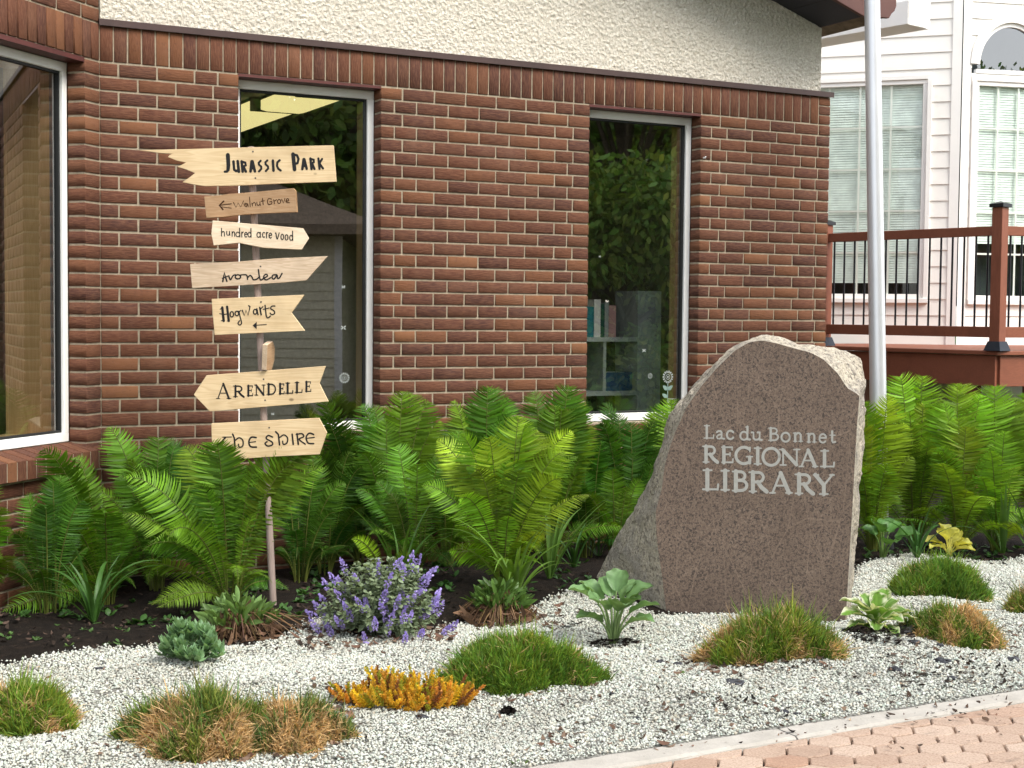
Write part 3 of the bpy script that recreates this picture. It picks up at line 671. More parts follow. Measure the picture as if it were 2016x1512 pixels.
# ------------------------------------------------------------------ engraved boulder
def granite(name, base, dark, light, sc=230, rough=.75, patch=None, bmp=.5):
    t = NT(name); v = t.coord(); a = t.noise(v, sc, 3, .7, .5); b = t.noise(v, sc*.42, 4, .65, .6); big = t.noise(v, 4, 5, .6)
    c = t.mix(t.ramp(a, [(.46, (0,0,0)), (.56, (1,1,1))]), base, light); c = t.mix(t.ramp(b, [(.40, (.95,.95,.95)), (.50, (0,0,0))]), c, dark); b3 = t.noise(t.coord(loc=(3,1,2)), sc*.6, 3, .6, .5); c = t.mix(t.ramp(b3, [(.55, (0,0,0)), (.63, (.8,.8,.8))]), c, tuple(min(1, x*1.25) for x in light))
    c = t.mix(t.ramp(big, [(.4, (0,0,0)), (.7, (.35,.35,.35))]), c, tuple(x*.7 for x in base))
    if patch:
        pn = t.noise(v, 7, 6, .68); c = t.mix(t.ramp(pn, [(.47, (0,0,0)), (.62, (.5,.5,.5))]), c, patch)
        t.bump(t.math('ADD', t.noise(v, 35, 6, .7), t.math('MULTIPLY', a, .3)), bmp, .03)
    else:
        vein = t.vor(t.coord((1.6, 3.2, .9), rot=(0, .5, .2)), 2.6, 'DISTANCE_TO_EDGE'); c = t.mix(t.ramp(vein, [(0, (.35,.35,.35)), (.012, (0,0,0))]), c, (.36,.26,.19))
        t.bump(a, .22, .003)
    return t.set(c, rough, .3)
m_face = granite('honed_brown_granite', (.150,.105,.078), (.055,.044,.039), (.225,.165,.124), 190)
m_rough = granite('rough_grey_granite', (.49,.425,.32), (.19,.165,.14), (.64,.57,.45), 120, .9, (.27,.245,.225), .8)
FA, FB = ground_pt(1310, 1206, -.02), ground_pt(1665, 1229, -.02); FD = nrm((FB - FA)*np.array([1,1,0])); FN = np.array([-FD[1], FD[0], 0.])
FN = FN if FN @ (CO - FA) > 0 else -FN; FP = lambda q: plane_pt(q[0], q[1], FA, FN)
front = [(1313,1212),(1303,1130),(1293,1062),(1291,1005),(1303,962),(1309,915),(1319,880),(1332,845),(1353,800),(1380,761),(1410,726),(1446,691),(1474,674),(1500,670),(1530,676),(1560,685),(1596,694),(1622,708),(1650,736),(1668,764),(1692,778),(1687,840),(1683,910),(1678,1000),(1671,1120),(1664,1232)]
back = [(1158,1172),(1178,1125),(1205,1075),(1230,1030),(1260,986),(1288,930),(1297,880),(1314,842),(1338,797),(1371,758),(1404,723),(1442,686),(1476,666),(1503,663),(1545,671),(1585,680),(1620,686),(1650,692),(1675,698),(1700,706),(1699,740),(1697,800),(1694,880),(1688,980),(1682,1090),(1678,1170)]
bdep = [.46,.44,.42,.38,.34,.30,.28,.26,.25,.25,.25,.25,.25,.26,.28,.30,.32,.34,.36,.36,.36,.36,.36,.37,.38,.40]
BO = FA.copy(); BO[2] = 0
BOU = empty('engraved_boulder', 'large brown granite boulder with honed front engraved with the library name', 'boulder', BO)
Ff = np.array([FP(q) for q in front]); Fb = np.array([plane_pt(*q, FA - FN*d_, FN) for q, d_ in zip(back, bdep)])
def dense(P, n):
    P = np.asarray(P); d = np.concatenate([[0], np.cumsum(np.linalg.norm(np.diff(Ff, axis=0), axis=1))]); u_ = np.linspace(0, d[-1], n)
    return np.stack([np.interp(u_, d, P[:,i]) for i in range(3)], 1)
NB = 150; Fd, Bd = dense(Ff, NB), dense(Fb, NB); cen = Fd.mean(0); rings = []
for j in range(13):
    tt = j/12; P = Fd*(1-tt) + Bd*tt; amp = .024*min(1, tt*3)
    bul = math.sin(math.pi*min(1, tt))*.02
    rad = nrm((P - cen) - np.outer((P - cen) @ FN, FN))
    nz_ = np.array([noise.fractal(Vector(p*6), 1., 2., 4) for p in P]); nf = np.array([abs(noise.noise(Vector(p*17))) for p in P])
    P = P + rad*(bul + amp*nz_ - .02*min(1, tt*3)*nf)[:,None]; 
    if j == 1: P = P + rad*.004*nz_[:,None]
    rings.append(P)
Bc = Bd.mean(0) - FN*.10
for sft in (.7, .35): rings.append(Bc + (rings[12] - Bc)*sft - FN*.05*(1-sft) + np.array([noise.fractal(Vector(p*5), 1., 2., 4) for p in rings[12]])[:,None]*FN*.05)
V = np.concatenate(rings) - BO; k = len(rings); F = []
for j in range(k-1):
    for i in range(NB-1): F.append((j*NB+i, j*NB+i+1, (j+1)*NB+i+1, (j+1)*NB+i))
mb = MB(); mb.add(V, F); mb.add([*(rings[-1] - BO)], [list(range(NB))]); mb.build('rough_side', m_rough, BOU)
mb = MB(); mb.add(Fd - BO, [list(range(NB))]); face = mb.build('honed_face', m_face, BOU)
z_ = lambda p: FP((1370 + p[0]/6.72, 820 + p[1]/6.72)) - BO
L1 = [('L',100,240,118,288),('a',265,380,190,297),('c',400,505,185,300),('d',580,715,130,308),('u',735,875,205,312),('B',958,1105,150,318),('o',1125,1250,212,335),('n',1285,1420,214,330),('n',1465,1600,222,340),('e',1625,1735,228,348),('t',1770,1850,195,347)]
L2 = [('R',90,295,390,605),('E',325,502,400,612),('G',515,750,402,628),('I',765,872,415,630),('O',875,1118,415,650),('N',1112,1375,432,645),('A',1372,1612,442,660),('L',1640,1835,450,665)]
L3 = [('L',82,302,705,968),('I',328,448,712,975),('B',482,698,722,985),('R',700,948,732,995),('A',985,1272,745,1010),('R',1310,1562,760,1022),('Y',1558,1828,768,1030)]
m_engr = simple('engraved_lettering', (.42, .41, .37), .9, .1, 0, .1, 60)
letters(serif_text(L1, 31) + serif_text(L2, 46) + serif_text(L3, 54), z_, FN, m_engr, face, .0007, 'inscription')

# ------------------------------------------------------------------ signpost
m_pine = wood_mat('pale_pine_board', (.78, .61, .37), (.57, .39, .20), .6, .8)
m_pinew = wood_mat('whitish_pine_board', (.80, .67, .50), (.58, .43, .27), .65, .9)
m_raw = wood_mat('weathered_pine_board', (.72, .57, .41), (.44, .30, .18), .7, 1.3)
m_slab = wood_mat('tan_live_edge_slab', (.50, .33, .19), (.34, .19, .09), .7, 1.2)
m_bark = simple('raw_board_edge', (.30, .18, .09), .85, .2, 0, .4, 20, .6, 60)
m_pole = wood_mat('pinkish_wood_dowel', (.38, .30, .26), (.28, .205, .17), .7, 1., False, 2)
m_ink = simple('black_paint', (.008, .007, .007), .55, .3); m_burn = simple('burnt_brown_lettering', (.055, .024, .010), .8, .2); m_screw = simple('screw_head', (.10, .085, .07), .4, .5, .7)
jpw = 1.18
PB = ground_pt(541, 1192); PZ = depth_of(PB); FH = nrm(CF*np.array([1,1,0])); RH = np.array([FH[1], -FH[0], 0])
PTOP = plane_pt(493.5, 289, PB, FH); SIG = empty('signpost', 'leaning wooden signpost carrying eight arrow boards beside brick wall', 'signpost', PB)
pl_ = MB(); pl_.tube([PB - np.array([0,0,.15]) - PB, PTOP - PB], .0172, 14); pl_.build('pole', m_pole, SIG, smooth=False)
pole_at = lambda py: PB + (PTOP - PB)*((1192 - py)/(1192 - 289))
def board(label, poly, mat, text, tmat, py, sc, off, yaw=0., th=.02, screws=(), edge=None, name='sign_board', fwd=.024):
    n = FH*math.cos(R(yaw)) + RH*math.sin(R(yaw)); ax = np.array([n[1], -n[0], 0]); c = pole_at(py) - FH*(fwd + th)
    P3 = [plane_pt(*q, c, n) for q in poly]
    o3 = np.mean(P3, axis=0); P2 = [((p - o3) @ ax, p[2] - o3[2]) for p in P3]
    if sum(P2[i][0]*P2[(i+1) % len(P2)][1] - P2[(i+1) % len(P2)][0]*P2[i][1] for i in range(len(P2))) < 0: P2 = P2[::-1]
    mb = MB(); mb.prism(P2, 0, th, 0, axes=(XA, ZA, YA), ms=1)
    b = mb.build(name, [mat, edge or mat], SIG, bevel=.0015); b['label'] = label
    b.location = [float(x) for x in (o3 - PB)]; b.rotation_euler = (0, 0, math.atan2(ax[1], ax[0]))
    def to(p):
        q = plane_pt(off[0] + p[0]/sc, off[1] + p[1]/sc, c, n); return np.array([(q - o3) @ ax, 0, q[2] - o3[2]])
    if text: letters(text, to, np.array([0,-1.,0]), tmat, b, .0006)
    for px, py_ in screws:
        q = plane_pt(px, py_, c, n); s_ = MB(); d_ = np.array([(q - o3) @ ax, 0, q[2] - o3[2]]); s_.tube([d_ + np.array([0,.002,0]), d_ - np.array([0,.0012,0])], .0042, 10); s_.build('screw', m_screw, b)
    return b
T72 = lambda L, w_: [(P, w_*jpw, False) for P in L]
jp = [([(350,252),(358,400),(352,465),(335,488),(306,490)], [58,56,50,38,34], False)] + T72([[(430,345),(440,462),(465,480),(503,470)]],33) + T72([[(490,340),(506,490)]],34)
jp += T72([[(545,342),(560,490)],[(555,350),(598,362),(604,400),(565,418)],[(572,420),(606,488)]],31) + T72([[(688,342),(672,486)],[(700,342),(734,486)],[(682,440),(722,438)]],33)
jp += T72([[(815,335),(788,362),(792,390),(824,418),(824,450),(792,485)],[(910,330),(882,358),(886,386),(920,415),(922,445),(888,480)]],27) + T72([[(988,332),(998,476)]],32) + T72([[(1085,328),(1052,358),(1047,408),(1066,448),(1100,473)]],28)
jp += T72([[(1274,240),(1296,460)]],46) + T72([[(1278,248),(1330,258),(1352,308),(1338,368),(1290,384)]],32) + T72([[(1424,312),(1406,454)],[(1434,312),(1468,448)],[(1412,408),(1458,406)]],31)
jp += T72([[(1520,302),(1536,452)],[(1524,310),(1568,320),(1570,354),(1536,374)],[(1546,376),(1578,450)]],29) + T72([[(1634,302),(1650,450)],[(1686,310),(1642,378)],[(1646,370),(1700,444)]],27)
board('pale pine board with splintered left end and black capitals, topmost', [(274,295.6),(400,292.5),(469,290.5),(656.4,286),(662,357.7),(560,361),(469,365.3),(403,366.4),(380,363),(359,358.6),(372,350),(383.8,340.7),(365,333),(349,328.4),(356,325),(366.4,320.2),(348,316),(330.5,309),(334,305),(339.7,302.8),(325,302),(311,300.8),(292,298)], m_pine, jp, m_ink, 320, 7.2, (400,270), screws=((498,298.5),(503,350.5)))
wgt = [([(790,655),(905,640)], 10, False), ([(800,668),(905,682)], 7, False), ([(832,615),(790,655),(824,695)], 15, False),
 ([(925,628),(950,675),(970,632),(996,670),(1022,612)], 8, False), ([(1060,640),(1040,638),(1034,658),(1050,668),(1062,640),(1067,668)], 8, True), ([(1080,575),(1086,668)], 8, False), ([(1102,632),(1108,662)], 8, False), ([(1106,645),(1122,628),(1135,635),(1138,658)], 8, True),
 ([(1150,625),(1154,650),(1168,655),(1180,640),(1178,622)], 8, True), ([(1179,640),(1186,655)], 8, False), ([(1204,588),(1212,650)], 8, False), ([(1190,616),(1222,611)], 8, False), ([(1292,596),(1264,590),(1252,618),(1262,645),(1290,640),(1295,620),(1272,622)], 8, True),
 ([(1312,600),(1320,640)], 8, False), ([(1316,616),(1340,600)], 8, False), (arc(1364,617,15,20,0,360,16), 8, False), ([(1388,595),(1406,632),(1420,588)], 8, False), ([(1428,616),(1456,608),(1448,590),(1434,600),(1436,624),(1464,628)], 8, True)]
board('small tan live-edge slab with thin brown writing and left arrow', [(402,386.8),(430,385),(450.4,381.7),(500,378),(577.5,370.5),(581.6,375.6),(584.3,417.6),(530,419.5),(475,422.7),(440,427),(406.3,428.9),(404,410)], m_slab, wgt, m_burn, 400, 4.878, (270,270), th=.03, edge=m_bark, yaw=4)
hw = hand_text([('h',806,842,905,950),('u',856,892,905,942),('n',908,940,908,952),('d',948,988,908,958),('r',1002,1026,910,960),('e',1030,1060,912,962),('d',1064,1096,910,960),('a',1150,1186,910,962),('c',1204,1228,912,964),('r',1240,1262,914,968),('e',1264,1296,918,972),('v',1328,1366,925,980),('o',1380,1408,930,985),('o',1420,1450,935,990),('d',1464,1496,938,992)], 9.5)
board('whitish board pointing right with small black lower case writing', [(418.6,434),(597,449.4),(608.7,468.9),(594,491.4),(520,488),(470,478),(420.7,483.2),(416,460)], m_pinew, hw, m_ink, 462, 4.878, (270,270), yaw=-9, th=.042, edge=m_raw)
av = [([(822,1388),(830,1350),(838,1298),(850,1350),(862,1384)], 15, False), ([(818,1357),(882,1330)], 11, False), ([(880,1332),(896,1370),(915,1340),(928,1326),(945,1322)], 14, True), (arc(968,1342,26,20,0,360,18), 14, False), ([(985,1328),(1012,1322),(1052,1326),(1060,1366)], 13, True), ([(1062,1348),(1085,1328),(1102,1342),(1116,1368),(1145,1366),(1172,1345)], 14, True), ([(1165,1272),(1174,1335),(1186,1372),(1210,1360)], 14, True), ([(1208,1360),(1250,1336),(1244,1318),(1222,1326),(1216,1355),(1242,1370),(1282,1350)], 13, True), ([(1342,1322),(1306,1325),(1296,1350),(1316,1362),(1344,1325),(1348,1355),(1368,1350),(1392,1308)], 14, True)]
board('whitish weathered board with slanted right point and black joined script', [(374,519.7),(470,515),(540,509),(645,504.3),(603,551.9),(560,556),(470,562),(378.2,567.3)], m_raw, av, m_ink, 540, 4.878, (270,270), th=.022, screws=((513,524.5),))
ho = [([(326,190),(338,302)], 21, False), ([(366,184),(380,302)], 20, False), ([(330,250),(374,243)], 9, False), ([(308,205),(330,193)], 8, False), ([(304,242),(326,246)], 8, False), ([(318,300),(346,297)], 8, False), ([(368,302),(386,296)], 8, False), (arc(405,247,14,22,0,360,18), 11, False), (arc(447,240,15,19,0,360,16), 11, False), ([(464,222),(474,270),(486,318),(470,336),(456,320),(470,300)], 10, True), ([(464,226),(480,214)], 8, False),
 ([(492,214),(508,258),(522,214),(540,255),(556,184),(545,176)], 11, False), (arc(598,226,14,20,0,360,16), 11, False), ([(612,200),(622,250)], 11, False), ([(636,190),(648,250)], 13, False), ([(640,206),(662,184)], 9, False), ([(680,172),(690,258),(704,276),(724,262)], 11, True), ([(664,206),(714,194)], 8, False), ([(762,178),(736,180),(728,200),(756,220),(758,240),(736,250),(722,236)], 10, True), ([(578,338),(612,309),(610,371)], 0, False), ([(608,337),(692,330)], 6, False)]
board('pale pine board with swallow-tail right end, black ornate writing and small arrow', [(416.4,588.6),(599.3,580.2),(573.8,616),(600,651.2),(422.4,659.5)], m_pine, ho, m_ink, 620, 4.2, (360,560), screws=((514,594.5),))
board('short board pointing away and seen almost end-on', [(455,672),(600,672),(640,700),(600,728),(455,728)], m_slab, None, None, 697, 1, (0,0), yaw=78, th=.045, fwd=-.01, edge=m_raw) if False else None
ar = serif_text([('A',278,398,820,943),('R',415,508,838,930),('E',528,582,836,922),('N',594,682,830,916),('D',694,774,822,910),('E',792,842,820,905),('L',846,912,814,900),('L',924,988,808,894),('E',1008,1062,803,886)], 17)
board('pale pine board pointing left with notched right end and black serif capitals', [(381.4,777),(406.4,739),(641,720.7),(628.6,755.2),(646.4,790.5),(412.9,810)], m_pine, ar, m_ink, 765, 4.2, (360,560), screws=((519,746.5),(522,788)))
sh = [([(352,1268),(330,1290),(316,1320),(326,1352),(350,1358),(372,1348)], 13, True), ([(330,1263),(402,1261)], 9, False), ([(412,1238),(426,1270),(432,1356)], 14, False), ([(430,1292),(465,1268),(496,1290),(495,1335),(468,1346),(460,1322)], 12, True), ([(606,1266),(566,1264),(546,1300),(560,1340),(608,1345)], 14, True), ([(550,1306),(602,1300)], 9, False), ([(742,1262),(706,1249),(690,1274),(736,1302),(740,1326),(702,1336),(680,1316),(696,1300)], 13, True), ([(768,1218),(790,1240),(800,1326)], 14, False), ([(800,1266),(836,1244),(866,1270),(860,1310),(832,1322),(825,1296)], 12, True), ([(904,1238),(913,1322)], 14, False), ([(944,1234),(955,1322)], 14, False), ([(938,1240),(984,1234),(1000,1258),(962,1280),(1012,1320)], 12, True), ([(1082,1240),(1046,1230),(1020,1262),(1036,1310),(1082,1316)], 13, True), ([(1024,1272),(1088,1264)], 9, False)]
board('pale pine board pointing right with black curly uncial writing, lowest', [(416,833.8),(627.9,823),(643.3,852),(629,894.5),(520,900),(484,903),(418,906)], m_pine, sh, m_ink, 862, 4.2, (360,560), screws=((530,842),))
# the short board that points towards us and shows mostly its end
c_ = pole_at(697); n_ = nrm(FH*math.cos(R(83)) - RH*math.sin(R(83))); ax_ = np.array([n_[1], -n_[0], 0]); sgn = 1
eb = MB(); eb.prism([(-.05,-.062),(.04,-.075),(.08,-.03),(.08,.03),(.04,.07),(-.05,.062)], -.013, .013, 0, axes=(XA, ZA, YA), ms=1)
ob = eb.build('sign_board', [m_slab, m_raw], SIG, bevel=.002); ob['label'] = 'short weathered board pointing away, seen almost edge-on'
ob.location = [float(x) for x in (c_ + RH*.032 - FH*.02 - PB)]; ob.rotation_euler = (R(4), R(-6), math.atan2(ax_[1], ax_[0]))

# ------------------------------------------------------------------ flagpole
m_pol = simple('satin_aluminium_pole', (.66, .66, .67), .38, .5, .55, .05, 3)
fb = depth_pt(1733, 1060, 9.1); ft = depth_pt(1717, 0, 9.1); fd = (ft - fb)/(ft[2] - fb[2]); fbase = fb - fd*fb[2]
fp = MB(); hh = np.linspace(-.1, 5.6, 12); fp.tube([fd*z for z in hh], [.053 - .0012*z for z in hh], 28)
m_black_ = simple('dark_collar', (.03,.03,.03), .5)
FLG = empty('flagpole', 'tall satin aluminium flagpole rising out of the ferns in front of the deck', 'flagpole', fbase)
fp.build('shaft', m_pol, FLG, smooth=True); fc = MB(); fc.tube([(0,0,.0),(0,0,.03),(0,0,.07)], [.085,.08,.058], 24); fc.build('base_collar', m_black_, FLG, smooth=False)

# ------------------------------------------------------------------ white house with bay behind
RHh, FHh = RH, FH
def gp2(X, Z): return np.array([CO[0], CO[1], 0]) + RHh*X + FHh*Z
m_siding = simple('white_vinyl_siding', (.84, .805, .745), .5, .35, 0, .04, 3, .08, 60)
m_trim = simple('white_vinyl_trim', (.86, .83, .78), .45, .35, 0, .04, 3)
m_blind = simple('pale_blinds', (.80, .84, .79), .6, .3)
m_roomdark = simple('dim_room', (.10, .11, .11), .8, .2)
HSE = empty('white_house', 'white vinyl sided house with bay windows beyond the wooden deck', 'house', gp2(4.19, 14.2))
HO = np.array(HSE.location)
PE = gp2((1879-1008)/FPX*13.7, 13.7)                  # bay corner
uA = nrm(-RHh*3 + FHh*1.0); uB = nrm(RHh*4.4 + FHh*1.0); up = np.array([0,0,1.])
outA = np.cross(uA, up); outA = outA if outA @ (CO - PE) > 0 else -outA
outB = np.cross(uB, up); outB = outB if outB @ (CO - PE) > 0 else -outB
hA = lambda px, py: plane_pt(px, py, PE, outA); sA = lambda px, py: ((hA(px,py) - PE) @ uA, hA(px,py)[2])
hB = lambda px, py: plane_pt(px, py, PE, outB); sB = lambda px, py: ((hB(px,py) - PE) @ uB, hB(px,py)[2])
EXPO = (sA(1845, 168)[1] - sA(1845, 427.6)[1])/8; ZL0 = sA(1845, 168)[1]
def siding(u, out, s0, s1, z0, z1, hole=None, hole2=None):
    """lap siding: every lap a tilted strip; leaves rectangular window opening(s) free, arch handled by trim"""
    mb = MB(); n0 = int(math.floor((z0 - ZL0)/EXPO)); n1 = int(math.ceil((z1 - ZL0)/EXPO))
    for i in range(n0, n1):
        zb, zt = ZL0 + i*EXPO, ZL0 + (i+1)*EXPO; zb, zt = max(zb, z0), min(zt, z1)
        if zt - zb < .01: continue
        zbr = sorted({zb, zt} | {z for h_ in (hole or []) for z in (h_[2], h_[3]) if zb + .002 < z < zt - .002})
        zl = lambda z: .014 - .010*min(1, (z - zb)/(zt - zb)/.9)
        for za, zc in zip(zbr[:-1], zbr[1:]):
            cuts = [(s0, s1)]
            for h_ in (hole or []):
                if h_[2] < (za + zc)/2 < h_[3]:
                    nc = []
                    for a, b in cuts:
                        if h_[0] > a: nc.append((a, min(b, h_[0])))
                        if h_[1] < b: nc.append((max(a, h_[1]), b))
                    cuts = [q for q in nc if q[1] - q[0] > .004]
            for a, b in cuts:
                P = lambda s_, z, o_: PE + u*s_ + out*o_ + up*z - HO
                mb.add([P(a,za,zl(za)), P(b,za,zl(za)), P(b,zc,zl(zc)), P(a,zc,zl(zc))], [(0,1,2,3)])
                if za == zb: mb.add([P(a,zb,0), P(b,zb,0), P(b,zb,.014), P(a,zb,.014)], [(0,1,2,3)])
    return mb
a0, at = sA(1833, 146); al, ab = sA(1560, 600); aw = (min(a0, al) if False else a0, al)
wAz0, wAz1 = sA(1825, 597)[1], sA(1825, 147)[1]; wA0 = sA(1833, 300)[0]; wA1 = wA0 + 1.62
wBz0 = sB(1960, 600)[1]; wBz1 = sB(1960, 152)[1]; wB0 = sB(1908, 300)[0]; wB1 = wB0 + (sB(2060, 300)[0] - wB0)*1.0
arch_c = (wB0 + wB1)/2; arch_r = (wB1 - wB0)/2; arch_z = sB(1921, 137)[1]
holesA = [(wA0, wA1, wAz0, wAz1)]; holesB = [(wB0, wB1, wBz0, arch_z + .02)]
na = 26
for i in range(na):                                # stepped clearance for the arch (trim covers the steps)
    z0_ = arch_z + .02 + (arch_r*1.12)*i/na; z1_ = arch_z + .02 + (arch_r*1.12)*(i+1)/na
    hw_ = arch_r*math.sqrt(max(0, 1 - ((z0_ - arch_z - .02)/(arch_r*1.12))**2)); holesB.append((arch_c - hw_, arch_c + hw_, z0_, z1_))
TRW = .085
siding(uA, outA, TRW, 3.4, .3, 5.2, holesA).build('siding', m_siding, HSE); siding(uB, outB, TRW, 4.2, .3, 5.2, holesB).build('siding', m_siding, HSE)
ct = MB(); P_ = lambda u, o, s_, d_, z: PE + u*s_ + o*d_ + up*z - HO
for u, o in ((uA, outA), (uB, outB)):
    ct.add([P_(u,o,0,.02,.3), P_(u,o,TRW,.02,.3), P_(u,o,TRW,.02,5.2), P_(u,o,0,.02,5.2), P_(u,o,TRW,.0,.3), P_(u,o,TRW,.0,5.2)], [(0,1,2,3), (1,4,5,2)])
ct.build('corner_trim', m_trim, HSE)
def bar(mb, u, o, s0, s1, z0, z1, d0, d1, m=0): mb.obox(P_(u,o,s0,(d0+d1)/2,(z0+z1)/2), P_(u,o,s1,(d0+d1)/2,(z0+z1)/2), o*(d1-d0)/2, up*(z1-z0)/2, m)
def house_window(label, u, o, s0, s1, z0, z1, nx, nz, blind_to, arch=None):
    f = MB(); c = .045
    if not arch: bar(f, u, o, s0, s1, z1-c, z1, -.03, .024)
    bar(f, u, o, s0, s1, z0, z0+c, -.03, .05); bar(f, u, o, s0, s0+c, z0+c, z1-c, -.03, .035); bar(f, u, o, s1-c, s1, z0+c, z1-c, -.03, .035)
    k = c*1.9; bar(f, u, o, s0+c, s1-c, z1-k, z1-c, -.03, .01); bar(f, u, o, s0+c, s1-c, z0+c, z0+k, -.03, .012); bar(f, u, o, s0+c, s0+k, z0+k, z1-k, -.03, .01); bar(f, u, o, s1-k, s1-c, z0+k, z1-k, -.03, .01)
    wn = f.build('window', m_trim, HSE, bevel=.004); wn['label'] = label
    i0, i1, k0, k1 = s0+k, s1-k, z0+k, z1-k
    g_ = MB(); g_.add([P_(u,o,i0,-.012,k0), P_(u,o,i1,-.012,k0), P_(u,o,i1,-.012,k1), P_(u,o,i0,-.012,k1)], [(0,1,2,3)]); g_.build('glass_pane', m_glass2, wn)
    mu = MB()
    for i in range(1, nx): s_ = i0 + (i1-i0)*i/nx; bar(mu, u, o, s_-.009, s_+.009, k0, k1, -.021, -.0145)
    for j in range(1, nz): z_q = k0 + (k1-k0)*j/nz; bar(mu, u, o, i0, i1, z_q-.009, z_q+.009, -.0205, -.014)
    mu.build('glazing_bars', m_trim, wn)
    bl = MB(); z = k1 - .01
    while z > blind_to:
        A, B = P_(u,o,i0+.004,-.045,z), P_(u,o,i1-.004,-.045,z); bl.obox(A, B, o*.0045 - up*.0128, up*.0006 + o*.0008); z -= .0235
    bl.build('blind', m_blind, wn)
    bk = MB(); bk.add([P_(u,o,i0-.05,-.4,k0-.1), P_(u,o,i1+.05,-.4,k0-.1), P_(u,o,i1+.05,-.4,k1+.1), P_(u,o,i0-.05,-.4,k1+.1)], [(0,1,2,3)])
    for sa in (i0-.05, i1+.05): bk.add([P_(u,o,sa,-.03,k0-.1), P_(u,o,sa,-.4,k0-.1), P_(u,o,sa,-.4,k1+.1), P_(u,o,sa,-.03,k1+.1)], [(0,1,2,3)])
    for zz_ in (k0-.1, k1+.1): bk.add([P_(u,o,i0-.05,-.03,zz_), P_(u,o,i1+.05,-.03,zz_), P_(u,o,i1+.05,-.4,zz_), P_(u,o,i0-.05,-.4,zz_)], [(0,1,2,3)])
    bk.build('dim_room', m_roomdark, wn)
    return wn
house_window('wide gridded window with pale blinds beside the flagpole', uA, outA, wA0, wA1, wAz0, wAz1, 5, 5, sA(1800, 555)[1])
house_window('gridded window with pale blinds under the arched light', uB, outB, wB0, wB1, wBz0, wBz1, 3, 5, sB(1960, 480)[1])
# arched light over the second window
af = MB(); n_ = 30
def arc_band(mb, r0, r1, d0, d1, leg=.05):
    ov = 1.12; V = []
    for i in range(n_+1):
        an = math.pi*i/n_
        for r_ in (r0, r1):
            for d_ in (d0, d1): V.append(P_(uB, outB, arch_c - r_*math.cos(an), d_, arch_z + leg + r_*ov*math.sin(an)))
    F = []
    for i in range(n_):
        b = 4*i; F += [(b+1, b+3, b+7, b+5), (b, b+4, b+6, b+2), (b+2, b+6, b+7, b+3), (b, b+1, b+5, b+4)]
    mb.add(V, F)
arc_band(af, arch_r-.05, arch_r+.02, -.03, .035); ab_ = MB(); arc_band(ab_, arch_r-.02, arch_r+.045, -.012, .0045); ab_.build('arch_surround', m_siding, HSE); arc_band(af, arch_r-.085, arch_r-.05, -.03, .012)
bar(af, uB, outB, wB0+.045, wB1-.045, arch_z-.035, arch_z+.004, -.03, .02); bar(af, uB, outB, wB0, wB1, wBz1, arch_z-.037, -.03, .012)
awin = af.build('arched_window', m_trim, HSE); awin['label'] = 'half round fixed light above the gridded window'
ag = MB(); ag.add([P_(uB,outB,wB0+.08,-.012,arch_z)] + [P_(uB,outB,arch_c-(arch_r-.06)*math.cos(math.pi*i/n_),-.012,arch_z+.05+(arch_r-.06)*1.12*math.sin(math.pi*i/n_)) for i in range(n_+1)] + [P_(uB,outB,wB1-.08,-.012,arch_z)], [list(range(n_+3))])
ag.build('glass_pane', glass_mat('arched_window_glass', (.35,.40,.44), 4.), awin)
bk = MB(); bk.add([P_(uB,outB,wB0,-.3,arch_z-.1), P_(uB,outB,wB1,-.3,arch_z-.1), P_(uB,outB,wB1,-.3,arch_z+.8), P_(uB,outB,wB0,-.3,arch_z+.8)], [(0,1,2,3)]); bk.build('dim_room', m_roomdark, awin)
# eave that runs out over the first bay wall
uE = nrm(RHh*.8175 - FHh*1.0)
EV = depth_pt(1787, 47, 11.6); EU = depth_pt(1787, 0, 11.6)
def ev_at(px, py): return plane_pt(px, py, EV, np.cross(uE, up))
ev = MB(); wv = RHh*1.0*.5; hgt = .19
e0, e1 = EV - uE*5., EV
for A, B, m_ in ((e0, e1, 0),):
    ev.add([A - HO, B - HO, B + up*hgt - HO, A + up*hgt - HO], [(0,1,2,3)])
inw = nrm(np.cross(up, uE)); inw = inw if inw @ RHh > 0 else -inw
dp = .3
ev = MB(); ev.obox(e0 + up*hgt/2 + inw*.012 - HO, e1 + up*hgt/2 + inw*.012 - HO, inw*.012, up*hgt/2)
ev.build('eave_fascia', m_trim, HSE, bevel=.004)
es = MB(); es.obox(e0 + up*.012 + inw*(.026+dp/2) - HO, e1 - uE*.03 + up*.012 + inw*(.026+dp/2) - HO, inw*dp/2, up*.008); es.build('eave_soffit', m_siding, HSE)
en = MB(); en.add([e1 - HO, e1 + inw*dp - HO, e1 + inw*dp + up*.30 - HO, e1 + inw*dp*2.6 + up*.62 - HO, e1 + inw*dp*2.6 + up*.9 - HO, e1 + up*hgt - HO], [list(range(6))]); en.build('eave_end', m_trim, HSE)

